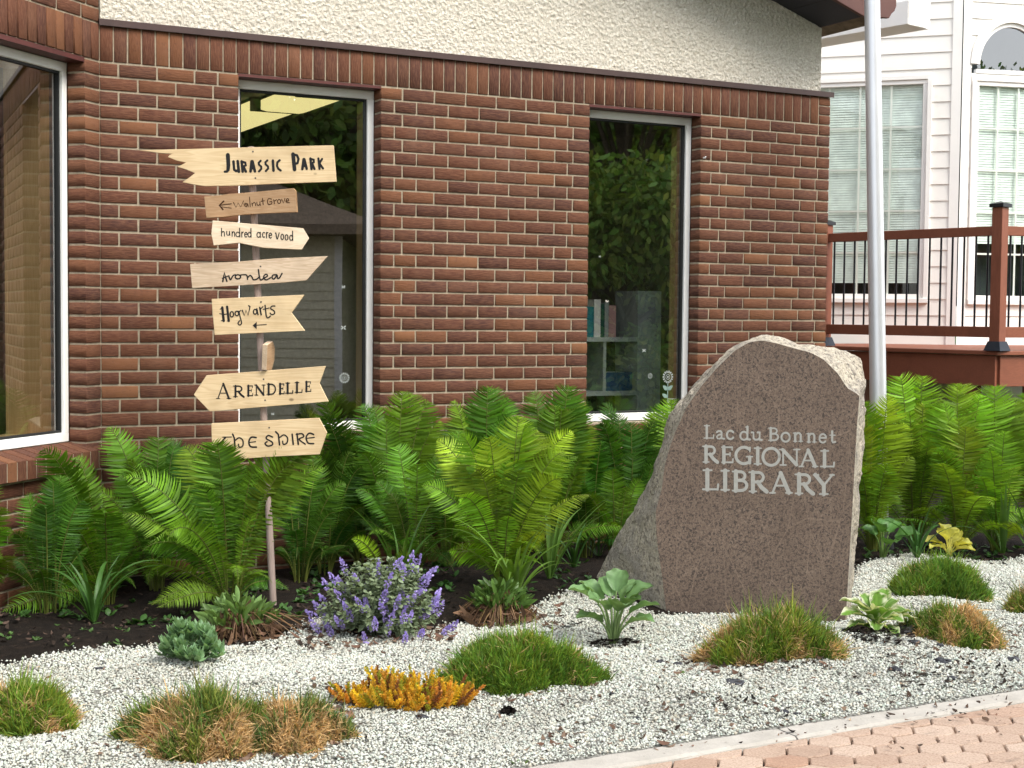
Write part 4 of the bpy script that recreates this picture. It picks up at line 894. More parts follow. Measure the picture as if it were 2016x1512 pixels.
# ------------------------------------------------------------------ red-brown deck with railing
m_deck = wood_mat('red_brown_stained_wood', (.27, .092, .050), (.20, .066, .036), .55, 1., False)
m_deckv = wood_mat('red_brown_stained_post', (.27, .092, .050), (.19, .063, .035), .55, 1., False, 2)
m_black = simple('black_powder_coat', (.010, .010, .014), .4, .4); m_bracket = simple('dark_post_bracket', (.03,.035,.045), .5, .4, .5)
DZ = 1.19; dC = gp2((1962-1008)/FPX*11.45, 11.45); uR = nrm(-RHh*.8175 + FHh*1.0); uS = nrm(RHh*2.7 + FHh*1.0)
DK = empty('wooden_deck', 'raised red-brown wooden deck with black balusters beside the white house', 'deck', dC)
dP = lambda s_, o_, z, u=uR: u*s_ + nrm(np.cross(up, u))*o_ + up*z
lenR, lenS = 1.72, 3.4
wall_in = [uR*(lenR + .9), uR*(lenR + .9) + uS*2.2, uS*lenS + uR*1.6, uS*lenS]
fl_ = MB(); top = [np.zeros(3) - uR*.05 - uS*.05] + [uR*(lenR + .9) - uS*.05] + [uR*(lenR+.9) + uS*3.] + [uS*lenS + uR*2.2] + [uS*lenS - uR*.05]
n5 = len(top); fl_.add([p + up*(DZ-.035) for p in top] + [p + up*DZ for p in top], [list(range(n5))[::-1], [n5+i for i in range(n5)]] + [(i, (i+1) % n5, n5+(i+1) % n5, n5+i) for i in range(n5)])
fl_.build('deck_boards', m_deck, DK, bevel=.006)
rj = MB(); rj.obox(uS*0 + up*(DZ-.16), uR*(lenR+.9) + up*(DZ-.16), nrm(np.cross(up,uR))*.019, up*.122); rj.obox(-nrm(uR)*.0 + uS*.02 + up*(DZ-.161), uS*lenS + up*(DZ-.161), nrm(np.cross(up,uS))*.019, up*.1225); rj.build('rim_joist', m_deck, DK, bevel=.003)
def post(s, u, zt=1.02, z0=DZ, bracket=True, nm='railing_post'):
    b = MB(); h = .046; n_u = nrm(np.cross(up, u)); b.obox(u*s + up*(z0+.002), u*s + up*(z0+zt), u*h, n_u*h); p = b.build(nm, m_deckv, DK, bevel=.004)
    c_ = MB(); 
    for hh_, zz0, zz1 in ((.062, z0+zt+.001, z0+zt+.028),): c_.obox(u*s + up*zz0, u*s + up*zz1, u*hh_, n_u*hh_)
    q = [u*s + u*a*.062 + n_u*b_*.062 + up*(z0+zt+.029) for a, b_ in ((-1,-1),(1,-1),(1,1),(-1,1))] + [u*s + up*(z0+zt+.05)]; c_.add(q, [(0,1,4),(1,2,4),(2,3,4),(3,0,4)])
    c_.build('post_cap', m_black, p)
    if bracket:
        k_ = MB()
        q0 = [u*s + u*a*.075 + n_u*b_*.075 + up*(z0+.001) for a, b_ in ((-1,-1),(1,-1),(1,1),(-1,1))]; q1 = [u*s + u*a*.052 + n_u*b_*.052 + up*(z0+.075) for a, b_ in ((-1,-1),(1,-1),(1,1),(-1,1))]
        k_.add(q0 + q1, [(0,1,5,4),(1,2,6,5),(2,3,7,6),(3,0,4,7)]); k_.build('post_bracket', m_bracket, p)
    return p
post(0, uR, 1.13); post(lenR, uR, 1.06); post(lenS - .2, uS, 1.06)
def rail(u, s0, s1, n):
    n_u = nrm(np.cross(up, u))
    for nm, z0, z1, hw in (('top_rail', DZ+.91, DZ+.985, .022), ('bottom_rail', DZ+.105, DZ+.19, .02)):
        b = MB(); b.obox(u*s0 + up*(z0+z1)/2, u*s1 + up*(z0+z1)/2, n_u*hw, up*(z1-z0)/2); b.build(nm, m_deck, DK, bevel=.004)
    for i in range(n):
        s_ = s0 + (s1-s0)*(i+.5)/n; b = MB(); b.tube([u*s_ + up*(DZ+.188), u*s_ + up*(DZ+.912)], .0085, 8); b.build('baluster', m_black, DK)
rail(uR, .048, lenR-.048, 15); rail(uS, .048, lenS-.25, 28)
for s_, u in ((.3, uR), (1.4, uR), (.45, uS), (2.6, uS)):
    b = MB(); b.obox(u*s_ + (uS if u is uR else uR)*.1 - up*.1, u*s_ + (uS if u is uR else uR)*.1 + up*(DZ-.29), u*.045, nrm(np.cross(up,u))*.045); b.build('support_post', m_deckv, DK)
# house footing wall in the shade below the deck
fw_ = MB()
for u, o, ln in ((uA, outA, 3.4), (uB, outB, 4.2)): fw_.add([P_(u,o,0,-.01,-.1), P_(u,o,ln,-.01,-.1), P_(u,o,ln,-.01,.32), P_(u,o,0,-.01,.32)], [(0,1,2,3)])
fw_.build('foundation', simple('grey_concrete_foundation', (.30,.29,.27), .9, .2), HSE)

# ------------------------------------------------------------------ plants
m_fern = leaf_mat('fern_leaf', .5, .36, (1.35, 1.2, .5), .25); m_leaf = leaf_mat('garden_leaf', .42, .3); m_dry = leaf_mat('dry_plant', .8, .15, (1.1, 1.0, .8), .15); m_petal = leaf_mat('petal', .6, .3, (1.1, 1.05, 1.2), .2)
class VB:            # vectorised quad builder
    def __init__(s): s.V = []; s.F = []; s.C = []; s.n = 0
    def strips(s, ctr, wid, hw, col):
        """ctr (k,r,3) ring centres, wid (k,r,3) width dirs, hw (k,r) half widths, col (k,3)|(k,r,3)"""
        k, r = ctr.shape[:2]
        V = np.stack([ctr - wid*hw[...,None], ctr + wid*hw[...,None]], 2)
        b = (np.arange(k)*r*2)[:,None]; i = np.arange(r-1)[None]*2
        F = np.stack([b+i, b+i+1, b+i+3, b+i+2], -1).reshape(-1, 4)
        col = np.asarray(col, float); col = col[:,None,:] if col.ndim == 2 else col
        C = np.broadcast_to(col[:,:,None,:], (k, r, 2, 3)).reshape(-1, 3)
        s.V.append(V.reshape(-1, 3)); s.F.append(F + s.n); s.C.append(C); s.n += k*r*2
    def fold(s, ctr, wid, nor, hw, dip, col):
        """leaf strips with a raised/lowered midrib: 3 verts per ring"""
        k, r = ctr.shape[:2]; V = np.stack([ctr - wid*hw[...,None] + nor*(dip*hw)[...,None], ctr, ctr + wid*hw[...,None] + nor*(dip*hw)[...,None]], 2)
        b = (np.arange(k)*r*3)[:,None,None]; i = np.arange(r-1)[None,:,None]*3; j = np.arange(2)[None,None]
        F = np.stack([b+i+j, b+i+j+1, b+i+j+4, b+i+j+3], -1).reshape(-1, 4)
        col = np.asarray(col, float); col = col[:,None,None,:] if col.ndim == 2 else (col[:,:,None,:] if col.ndim == 3 else col)
        C = np.broadcast_to(col, (k, r, 3, 3)).reshape(-1, 3)
        s.V.append(V.reshape(-1, 3)); s.F.append(F + s.n); s.C.append(C); s.n += k*r*3
    def raw(s, V, F, C): s.V.append(V); s.F.append(np.asarray(F) + s.n); s.C.append(np.broadcast_to(np.asarray(C, float), V.shape)); s.n += len(V)
    def tubes(s, pts, rad, col, m=5):
        """one tube per polyline: pts (k,r,3)"""
        k, r = pts.shape[:2]; t = nrm(np.gradient(pts, axis=1)); ref = np.where(np.abs(t[...,2:3]) > .9, np.array([1.,0,0]), np.array([0,0,1.]))
        a = nrm(np.cross(t, ref)); b = np.cross(t, a); an = np.arange(m)*6.2832/m; rad = np.broadcast_to(np.asarray(rad, float), (k, r))
        V = pts[:,:,None] + rad[...,None,None]*(a[:,:,None]*np.cos(an)[:,None] + b[:,:,None]*np.sin(an)[:,None])
        bb = (np.arange(k)*r*m)[:,None,None]; i = (np.arange(r-1)*m)[None,:,None]; j = np.arange(m)[None,None]; j2 = (j+1) % m
        F = np.stack([bb+i+j, bb+i+j2, bb+i+m+j2, bb+i+m+j], -1).reshape(-1, 4); col = np.asarray(col, float)
        C = np.broadcast_to(col[:,None,None,:] if col.ndim == 2 else col, V.shape).reshape(-1, 3)
        s.V.append(V.reshape(-1, 3)); s.F.append(F + s.n); s.C.append(C); s.n += k*r*m
    def build(s, name, mat, parent, O, smooth=True): return np_mesh(name, np.concatenate(s.V) - np.asarray(O), np.concatenate(s.F), mat, parent, np.concatenate(s.C), smooth)
def gz(x, y): return float(h_bed(x, y))
def on_bed(px, py): p = ground_pt(px, py); p[2] = gz(p[0], p[1]); return p
def bez(B, P1, P2, T, s): s = s[:,None]; return B*(1-s)**3 + 3*P1*s*(1-s)**2 + 3*P2*s*s*(1-s) + T*s**3
VIEWD = lambda P: nrm(np.asarray(P) - CO)

def frond(vb, sb, B, T, face, arch, col, rg, npair=54):
    face = face if face > .94 else face*.85
    h = (T - B)*np.array([1,1,0]); hd = np.linalg.norm(h); hu = h/(hd + 1e-9); L = np.linalg.norm(T - B)
    P1 = B + h*.10 + up*max(.16, (T[2]-B[2])*.55 + arch*.5); P2 = T - h*.30 + up*(arch*.9 - .02)
    s = np.linspace(.0, 1, npair + 6); p = bez(B, P1, P2, T, s); t = nrm(np.gradient(p, axis=0))
    wr = np.cross(up, hu) if hd > .03 else RH; vw = VIEWD(p.mean(0)); wf = nrm(np.cross(t, vw))
    wr = wr*np.sign((wr*wf).sum(1).mean() or 1)
    lat = nrm(wr[None]*(1-face) + wf*face); wv = nrm(lat - (lat*t).sum(1, keepdims=True)*t); nb = np.cross(t, wv)
    if (nb @ up).mean() < 0: nb = -nb
    Lf = np.linalg.norm(np.diff(p, axis=0), axis=1).sum(); Lmax = Lf*rg.uniform(.145, .185)
    s0 = rg.uniform(.05, .11); sel = s > s0; S = (s[sel] - s0)/(1 - s0); pk = rg.uniform(.46, .58)
    prof = np.where(S < pk, .16 + .84*np.clip(S/pk, 0, 1)**.95, np.clip(1 - ((S-pk)/(1-pk))**1.25, 0, 1)); prof = np.clip(prof, .03, 1)
    pn, tn, wn, nn = p[sel], t[sel], wv[sel], nb[sel]; k = len(S); r = 7; u_ = np.linspace(0, 1, r)
    tilt = rg.uniform(-.05, .18); drp = rg.uniform(.15, .42)
    for sg in (-1, 1):
        ph = R(2) + R(36)*S**2.6 + rg.normal(0, .06, k); l = Lmax*prof*rg.uniform(.9, 1.08, k)
        d = nrm(sg*wn*np.cos(ph)[:,None] + tn*np.sin(ph)[:,None] + nn*(tilt + rg.normal(0, .035, k))[:,None])
        off = rg.uniform(-.2, .2, k)*Lf/npair
        ctr = (pn + tn*off[:,None])[:,None] + d[:,None]*(l[:,None]*u_)[...,None] - nn[:,None]*(drp*l[:,None]*u_**2.2)[...,None] + tn[:,None]*((.10 + .16*S)[:,None]*l[:,None]*u_**2)[...,None]
        pw = Lf/npair*.40*np.clip(prof*1.2, .35, 1)
        shape = np.array([.75, 1., .96, .9, .74, .46, .05]); lob = np.array([1, .9, 1.12, .88, 1.12, .85, 1.])
        hw = pw[:,None]*shape*lob
        tw = nrm(tn + nn*rg.normal(.10, .22, k)[:,None])[:,None].repeat(r, 1)
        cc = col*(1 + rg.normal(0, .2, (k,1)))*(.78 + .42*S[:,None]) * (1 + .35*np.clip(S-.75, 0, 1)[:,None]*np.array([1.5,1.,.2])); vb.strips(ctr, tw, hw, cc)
    rr = np.linspace(.0048, .0009, len(s)); sc = np.array([.13,.17,.03])*rg.uniform(.8, 1.1); sb.tubes(p[None], rr[None], np.array([sc*np.array([1,.9,1])]))

def make_fern(label, base, tips, seed, extra=5, col=(.072,.185,.014), hgt=None):
    rg = np.random.default_rng(seed); O = on_bed(*base); zb = depth_of(O); vb, sb = VB(), VB(); hs_ = []
    e = empty('ostrich_fern', label, 'fern', O, 0, 'ferns in front of the library')
    more = [(tp[0] + rg.uniform(-26, 26), tp[1] + rg.uniform(0, 70), tp[2] + rg.uniform(-.02, .14), .04, rg.uniform(.2, .8)) for tp in tips] if extra else []
    more += [(tp[0] + rg.uniform(-35, 35), tp[1] + rg.uniform(30, 130), tp[2] + rg.uniform(-.12, .05), .05, rg.uniform(.3, .9)) for tp in tips if rg.random() < .6] if extra else []
    for it, tp in enumerate(list(tips) + more):
        px, py, dz = tp[:3]; arch = tp[3] if len(tp) > 3 else .03; face = tp[4] if len(tp) > 4 else rg.uniform(.35, .85)
        T = depth_pt(px, py, zb + dz); 
        zz_ = zb + dz
        while T[0] < 5 and T[1] > min(-.07, T[0] - .14): zz_ -= .04; T = depth_pt(px, py, zz_)
        T[2] = max(T[2], .05); a = nrm((T - O)*np.array([1,1,0])); B = O + a*.035; hs_.append(T[2])
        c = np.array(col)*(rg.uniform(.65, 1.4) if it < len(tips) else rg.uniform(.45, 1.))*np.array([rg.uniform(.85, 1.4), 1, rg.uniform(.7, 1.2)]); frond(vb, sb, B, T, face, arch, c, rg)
    H = np.mean(hs_)
    for i in range(extra):
        a = rg.uniform(0, 6.28); lowf = rg.random() < .45; rad = (rg.uniform(.3, .5) if lowf else rg.uniform(.12, .34))*H/.8; T = O + np.array([math.cos(a)*rad, math.sin(a)*rad, H*(rg.uniform(.12, .42) if lowf else rg.uniform(.5, .93))])
        if T[0] < 4.95: T[1] = min(T[1], -.06, T[0] - .14)
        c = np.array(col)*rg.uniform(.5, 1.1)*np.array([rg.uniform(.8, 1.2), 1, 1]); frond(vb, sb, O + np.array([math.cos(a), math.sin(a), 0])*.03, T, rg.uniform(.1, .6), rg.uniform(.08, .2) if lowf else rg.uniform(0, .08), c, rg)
    vb.build('fronds', m_fern, e, O); sb.build('stalks', m_leaf, e, O); return e
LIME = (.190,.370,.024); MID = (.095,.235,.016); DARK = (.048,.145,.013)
FERNS = [
 ('fern at left frame edge, only a few frond tips showing below the bay window', (-70,1225), [(12,1000,-.1),(-20,950,0),(26,1045,-.15,.08),(6,1100,-.2,.1)], 3, MID),
 ('low dark fern under the bay window with drooping fronds to the left', (212,1185), [(28,1092,-.35,.22,.8),(80,888,-.1,.04,.55),(60,1010,-.15,.12),(150,900,.0),(205,1010,-.3,.1),(120,960,-.1,.06),(100,1050,-.35,.18,.7)], 5, MID),
 ('fern by the brick corner between bay window fern and big front fern', (310,1165), [(212,842,.05,.0,.7),(312,862,.1),(255,905,-.1),(185,965,-.05),(392,900,.15),(345,880,.1),(270,990,-.25,.06)], 4, MID),
 ('large bright fern in front of the signpost covering its lowest board', (455,1192), [(418,872,-.16,.02,.95),(246,940,-.12,.05,.8),(362,880,.12,.02,.7),(548,880,.12,.02,.6),(648,855,.0,.03,.7),(602,885,-.02,.02,.9),(480,915,.2),(280,1085,-.30,.15,.7),(500,930,-.1,.02,.9),(300,1190,-.25,.1,.8),(330,1060,-.32,.18,.9)], 4, (.135,.300,.020)),
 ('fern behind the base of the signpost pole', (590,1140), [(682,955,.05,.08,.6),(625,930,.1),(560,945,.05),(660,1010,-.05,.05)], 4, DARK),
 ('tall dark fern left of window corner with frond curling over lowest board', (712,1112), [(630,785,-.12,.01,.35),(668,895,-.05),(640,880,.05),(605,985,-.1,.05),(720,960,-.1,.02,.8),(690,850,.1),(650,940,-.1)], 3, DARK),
 ('tall fern standing before right corner of the signpost window', (775,1118), [(793,772,.05,.0,.7),(712,798,.0,.01,.7),(845,792,.05,.02,.7),(690,860,.05),(760,830,-.05,.01,.8),(868,830,.0)], 4, MID),
 ('middle fern with one broad upright frond behind the purple flowers', (818,1140), [(822,915,-.14,.02,1.),(740,950,-.05,.02,.8),(872,905,-.05),(700,965,-.05,.05),(780,880,.05)], 3, MID),
 ('bright lime fern in centre of the bed', (990,1168), [(908,858,-.08,.01,.7),(962,862,-.15,.01,.95),(1022,822,-.02,.01,1.),(1112,890,-.05,.03,.8),(1128,850,.08,.02,.7),(1004,850,.1,.01,.9),(902,985,-.28,.1,.7),(1105,945,-.25,.06,.9),(860,868,.05,.02,.8),(1060,850,.05,.01,.9)], 4, LIME),
 ('fern against the brick pier behind the lime fern, left one', (950,1108), [(893,790,.0,.0,.4),(960,765,.0,.02,.4),(1000,785,.05,.0,.7),(925,800,.1),(870,850,0),(985,830,-.05,.0,.8)], 4, MID),
 ('fern against the brick pier behind the lime fern, right one', (1085,1106), [(1050,772,.05,.0,.7),(1120,762,.0,.0,.8),(1093,800,.0,.0,.8),(1165,840,.0,.03),(1135,790,.05),(1150,900,-.1,.04)], 4, MID),
 ('dark fern under the right window with curled tip', (1235,1085), [(1192,795,.0,.02,.3),(1242,832,-.05,.01,.9),(1172,850,.05),(1290,830,.0),(1140,905,-.1,.04),(1270,850,.05)], 4, DARK),
 ('shorter fern left of the boulder with one upright front frond', (1212,1100), [(1205,925,-.12,.01,1.),(1150,975,-.1,.04),(1262,945,-.05),(1235,960,-.1,.01,.8)], 3, MID),
 ('fern tucked behind upper left edge of the boulder', (1305,1070), [(1322,788,-.05,.0,.7),(1305,800,.0),(1285,815,.0),(1340,830,.0)], 3, MID),
 ('fern right of the boulder at flagpole foot', (1718,1085), [(1704,792,-.05,.0,.6),(1748,782,-.05,.01,.7),(1690,860,.0),(1737,925,-.2,.01,1.),(1782,835,.0),(1686,930,-.1,.03)], 5, LIME),
 ('tallest fern right of the flagpole with curled tips', (1800,1072), [(1772,742,.0,.0,.8),(1816,742,.0,.0,.9),(1748,775,.0),(1842,772,.0),(1790,812,-.15,.0,1.),(1832,860,-.15,.0,.9)], 5, LIME),
 ('fern below the right corner of the deck', (1888,1086), [(1884,757,.0,.0,.8),(1932,778,.0,.0,.9),(1858,795,.0,.0,.8),(1902,840,-.15,.0,1.),(1852,880,-.15,.0,.8)], 5, LIME),
 ('fern near right frame edge beside the deck corner fern', (1962,1086), [(1958,762,.0,.0,.8),(1994,785,.0,.0,.9),(1932,812,.0,.0,.8),(1978,850,-.15,.0,1.),(2012,832,.0)], 5, LIME),
 ('fern cut off by right frame edge', (2052,1080), [(2014,790,.0,.0,.8),(2060,760,.0),(2092,800,.0),(2000,880,-.1,.0,.9),(2024,775,.05)], 5, LIME),
 ('low fern at left end of the bed under the bay window sill', (95,1212), [(50,985,-.05,.1,.7),(120,940,0,.04,.7),(20,1060,-.1,.12,.6),(165,985,-.05,.04,.8),(90,1000,-.15,.06,.9)], 3, DARK),
 ('dark fern between the brick corner fern and the signpost', (395,1150), [(335,870,.05,.02,.7),(430,880,.05,.01,.7),(370,930,-.1,.02,.9),(300,960,-.05,.06,.6),(460,940,-.05,.03,.8)], 3, DARK),
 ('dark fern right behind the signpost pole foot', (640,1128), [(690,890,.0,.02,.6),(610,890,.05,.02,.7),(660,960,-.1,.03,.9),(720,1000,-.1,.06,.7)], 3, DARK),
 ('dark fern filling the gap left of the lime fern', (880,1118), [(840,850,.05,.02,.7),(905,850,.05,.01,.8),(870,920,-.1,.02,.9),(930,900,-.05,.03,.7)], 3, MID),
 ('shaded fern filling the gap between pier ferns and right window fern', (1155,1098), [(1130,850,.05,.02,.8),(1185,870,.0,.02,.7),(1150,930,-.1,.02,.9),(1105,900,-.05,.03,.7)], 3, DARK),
 ('young two-frond fern poking out behind the purple flowers', (765,1150), [(692,1062,-.15,.04,.95),(812,1098,-.18,.03,.9)], 0, LIME),
]
for i, (lb, bs, tips, ex, cl) in enumerate(FERNS): make_fern(lb, bs, tips, 40 + i, ex + 6 if ex else 0, cl)

# strap leaved day lilies / iris
def strap_plant(name, label, cat, base, n, ln, wd, col, seed, spread=1., stiff=0., group=None, azs=None):
    rg = np.random.default_rng(seed); O = on_bed(*base); e = empty(name, label, cat, O, 0, group); vb = VB()
    r = 12; u_ = np.linspace(0, 1, r); K = []; Wd = []; HW = []; NN = []; CC = []
    for i in range(n):
        a = rg.uniform(0, 6.28) if azs is None else R(azs[i % len(azs)]) + rg.normal(0, .15); l = ln*rg.uniform(.65, 1.1); el0 = rg.uniform(1.15, 1.5) if rg.random() > .25 else rg.uniform(.8, 1.1); bend = rg.uniform(.5, 2.0)*(1-stiff)*spread
        el = el0 - bend*u_**1.3; st_ = l/(r-1); d = np.stack([np.cos(el)*math.cos(a), np.cos(el)*math.sin(a), np.sin(el)], 1)
        p = O + np.array([math.cos(a), math.sin(a), 0])*.012 + np.concatenate([np.zeros((1,3)), np.cumsum(d[:-1]*st_, axis=0)]); p[:,2] = np.maximum(p[:,2], O[2] + .01)
        if p[:,1].max() > -.03 and O[0] < 4.9: p[:,1] -= np.clip(p[:,1] + .03, 0, None)*1.
        w_ = nrm(np.array([-math.sin(a), math.cos(a), 0]) + rg.normal(0, .25, 3)); K.append(p); Wd.append(np.broadcast_to(w_, (r, 3))); NN.append(np.cross(nrm(np.gradient(p, axis=0)), w_)); HW.append(wd*rg.uniform(.8, 1.1)*np.clip(np.minimum(.55 + u_*1.6, 1)*(1 - u_**2.6), .04, 1)); CC.append(np.array(col)*rg.uniform(.7, 1.25))
    vb.fold(np.array(K), np.array(Wd), np.array(NN), np.array(HW), .45, np.array(CC)); vb.build('leaves', m_leaf, e, O); return e
GL = 'strap-leaved day lilies among the ferns'
strap_plant('day_lily', 'large arching day lily in front of the lime fern', 'day lily', (1012,1192), 24, .60, .013, (.15,.28,.04), 1, 1.1, 0, GL)
strap_plant('day_lily', 'upright day lily between lime fern and boulder', 'day lily', (1082,1150), 16, .66, .0115, (.12,.24,.04), 2, .8, .2, GL)
strap_plant('day_lily', 'dark day lily under the low bay window fern', 'day lily', (185,1222), 16, .46, .0125, (.065,.16,.03), 3, 1., 0, GL)
strap_plant('day_lily', 'slim day lily behind the purple catmint', 'day lily', (790,1160), 10, .55, .010, (.09,.20,.03), 4, .9, .1, GL)
strap_plant('day_lily', 'small dark day lily at left foot of the boulder', 'day lily', (1130,1120), 10, .3, .009, (.05,.13,.03), 5, 1., 0, GL)
strap_plant('day_lily', 'small day lily in shade beside the boulder and lower window fern', 'day lily', (1178,1100), 8, .28, .009, (.05,.12,.03), 12, 1., 0, GL)
strap_plant('day_lily', 'dark day lily between tall green hosta and right ferns', 'day lily', (1805,1108), 12, .40, .011, (.05,.14,.03), 6, 1., 0, GL)
strap_plant('iris', 'broad upright iris leaves at right frame edge', 'iris', (1975,1092), 8, .50, .016, (.085,.18,.03), 7, .4, .5)
strap_plant('day_lily', 'day lily cut by right frame edge', 'day lily', (2030,1092), 10, .55, .012, (.07,.17,.025), 8, .8, .2, GL)

# hostas
def hosta(label, base, leaves, col, seed, edge=None, pet=.34, wscale=1.2):
    """leaves: (tip px, tip py, dz, half width m)"""
    rg = np.random.default_rng(seed); O = on_bed(*base); zb = depth_of(O); e = empty('hosta', label, 'hosta', O, 0, 'hostas in the gravel bed'); vb, pb = VB(), VB(); nu, nv = 12, 9
    for lf in leaves:
        px, py, dz, hw = lf; hw *= wscale; T = depth_pt(px, py, zb + dz); T[2] = max(T[2], O[2] + .015); h = (T - O)*np.array([1,1,0]); hd = np.linalg.norm(h); hu = h/(hd + 1e-9) if hd > .02 else -FH
        top = O + h*pet + up*max((T[2]-O[2])*(.35 + pet) + .015, .03)
        c1 = bez(O + hu*.012, O + h*pet*.3 + up*(top[2]-O[2])*.5, O + h*pet*.7 + up*(top[2]-O[2])*.9, top, np.linspace(0, 1, 8))
        L = np.linalg.norm(T - top); mid = (top + T)/2 + up*.22*L
        s_ = np.linspace(0, 1, nu); c2 = top*(1-s_[:,None])**2 + 2*mid*(s_*(1-s_))[:,None] + T*(s_**2)[:,None]
        t_ = nrm(np.gradient(c2, axis=0)); wv = nrm(np.cross(t_, up) + rg.normal(0, .15, 3)); nb = np.cross(wv, t_)
        prof = np.sin(np.pi*np.clip(s_*.93 + .07, 0, 1))**.75*np.where(s_ < .4, 1, 1 - .25*(s_-.4)); prof[-1] = .02
        v_ = np.linspace(-1, 1, nv); P = c2[:,None] + wv[:,None]*(hw*prof[:,None]*v_)[...,None] + nb[:,None]*(hw*prof[:,None]*(.42*v_**2 + .05*np.cos(v_*14)) + .006*np.sin(s_*17 + px)[:,None]*np.abs(v_)**2)[...,None]
        cc = np.array(col)*rg.uniform(.8, 1.2); C = np.broadcast_to(cc, (nu, nv, 3)).copy(); C *= (1 + .10*np.cos(v_*14))[None,:,None]
        if edge is not None: C[:, [0, -1]] = edge; C[:, [1, -2]] = np.where(rg.random((nu, 2, 1)) < .55, np.array(edge), C[:, [1, -2]]); C[-1:] = edge
        I = np.arange(nu*nv).reshape(nu, nv); F = np.stack([I[:-1,:-1], I[:-1,1:], I[1:,1:], I[1:,:-1]], -1).reshape(-1, 4)
        vb.raw(P.reshape(-1, 3), F, C.reshape(-1, 3)); pb.tubes(c1[None], np.linspace(.0065, .004, 8)[None], np.array([np.array(col)*1.05 + np.array([.08,.06,.02])]))
    vb.build('leaves', m_leaf, e, O); pb.build('leaf_stalks', m_leaf, e, O); return e
hosta('grey-green hosta with cupped leaves in front of the boulder', (1207,1258), [(1118,1160,-.02,.05),(1135,1218,-.12,.05),(1190,1135,.1,.045),(1225,1122,.08,.05),(1286,1155,.0,.055),(1300,1192,-.05,.045),(1255,1145,.12,.05),(1160,1180,-.14,.05),(1232,1190,-.18,.05),(1290,1225,-.12,.045),(1140,1145,.1,.045),(1262,1180,-.1,.05)], (.17,.30,.115), 1)
VAR = [(1652,1182,0,.028),(1655,1212,-.06,.03),(1662,1245,-.12,.028),(1695,1170,.08,.03),(1745,1160,.06,.032),(1725,1165,.0,.03),(1800,1205,.02,.03),(1806,1218,-.04,.028),(1765,1180,.08,.03),(1700,1205,-.12,.032),(1745,1200,-.12,.032),(1770,1278,-.2,.026),(1690,1262,-.18,.024),(1780,1225,-.12,.028),(1725,1245,-.2,.028),(1675,1195,.05,.03)]
hosta('white-edged variegated hosta beside right foot of the boulder', (1725,1262), VAR, (.16,.30,.05), 2, edge=(.72,.74,.50), wscale=1.6, pet=.12)
hosta('tall dark green hosta behind right side of the boulder', (1738,1106), [(1692,1040,0,.05),(1812,1052,-.02,.055),(1740,1022,.08,.055),(1775,1030,.05,.05),(1720,1030,-.08,.05),(1765,1068,-.12,.05)], (.095,.22,.05), 3)
hosta('yellow chartreuse hosta above the green phlox cushion', (1868,1098), [(1818,1066,-.02,.03),(1850,1032,.05,.04),(1872,1040,-.04,.042),(1890,1045,.03,.04),(1914,1072,-.04,.035),(1920,1085,-.1,.03),(1845,1050,-.06,.038),(1830,1080,-.1,.026),(1898,1062,.06,.035)], (.66,.64,.15), 4, pet=.25, wscale=1.7)

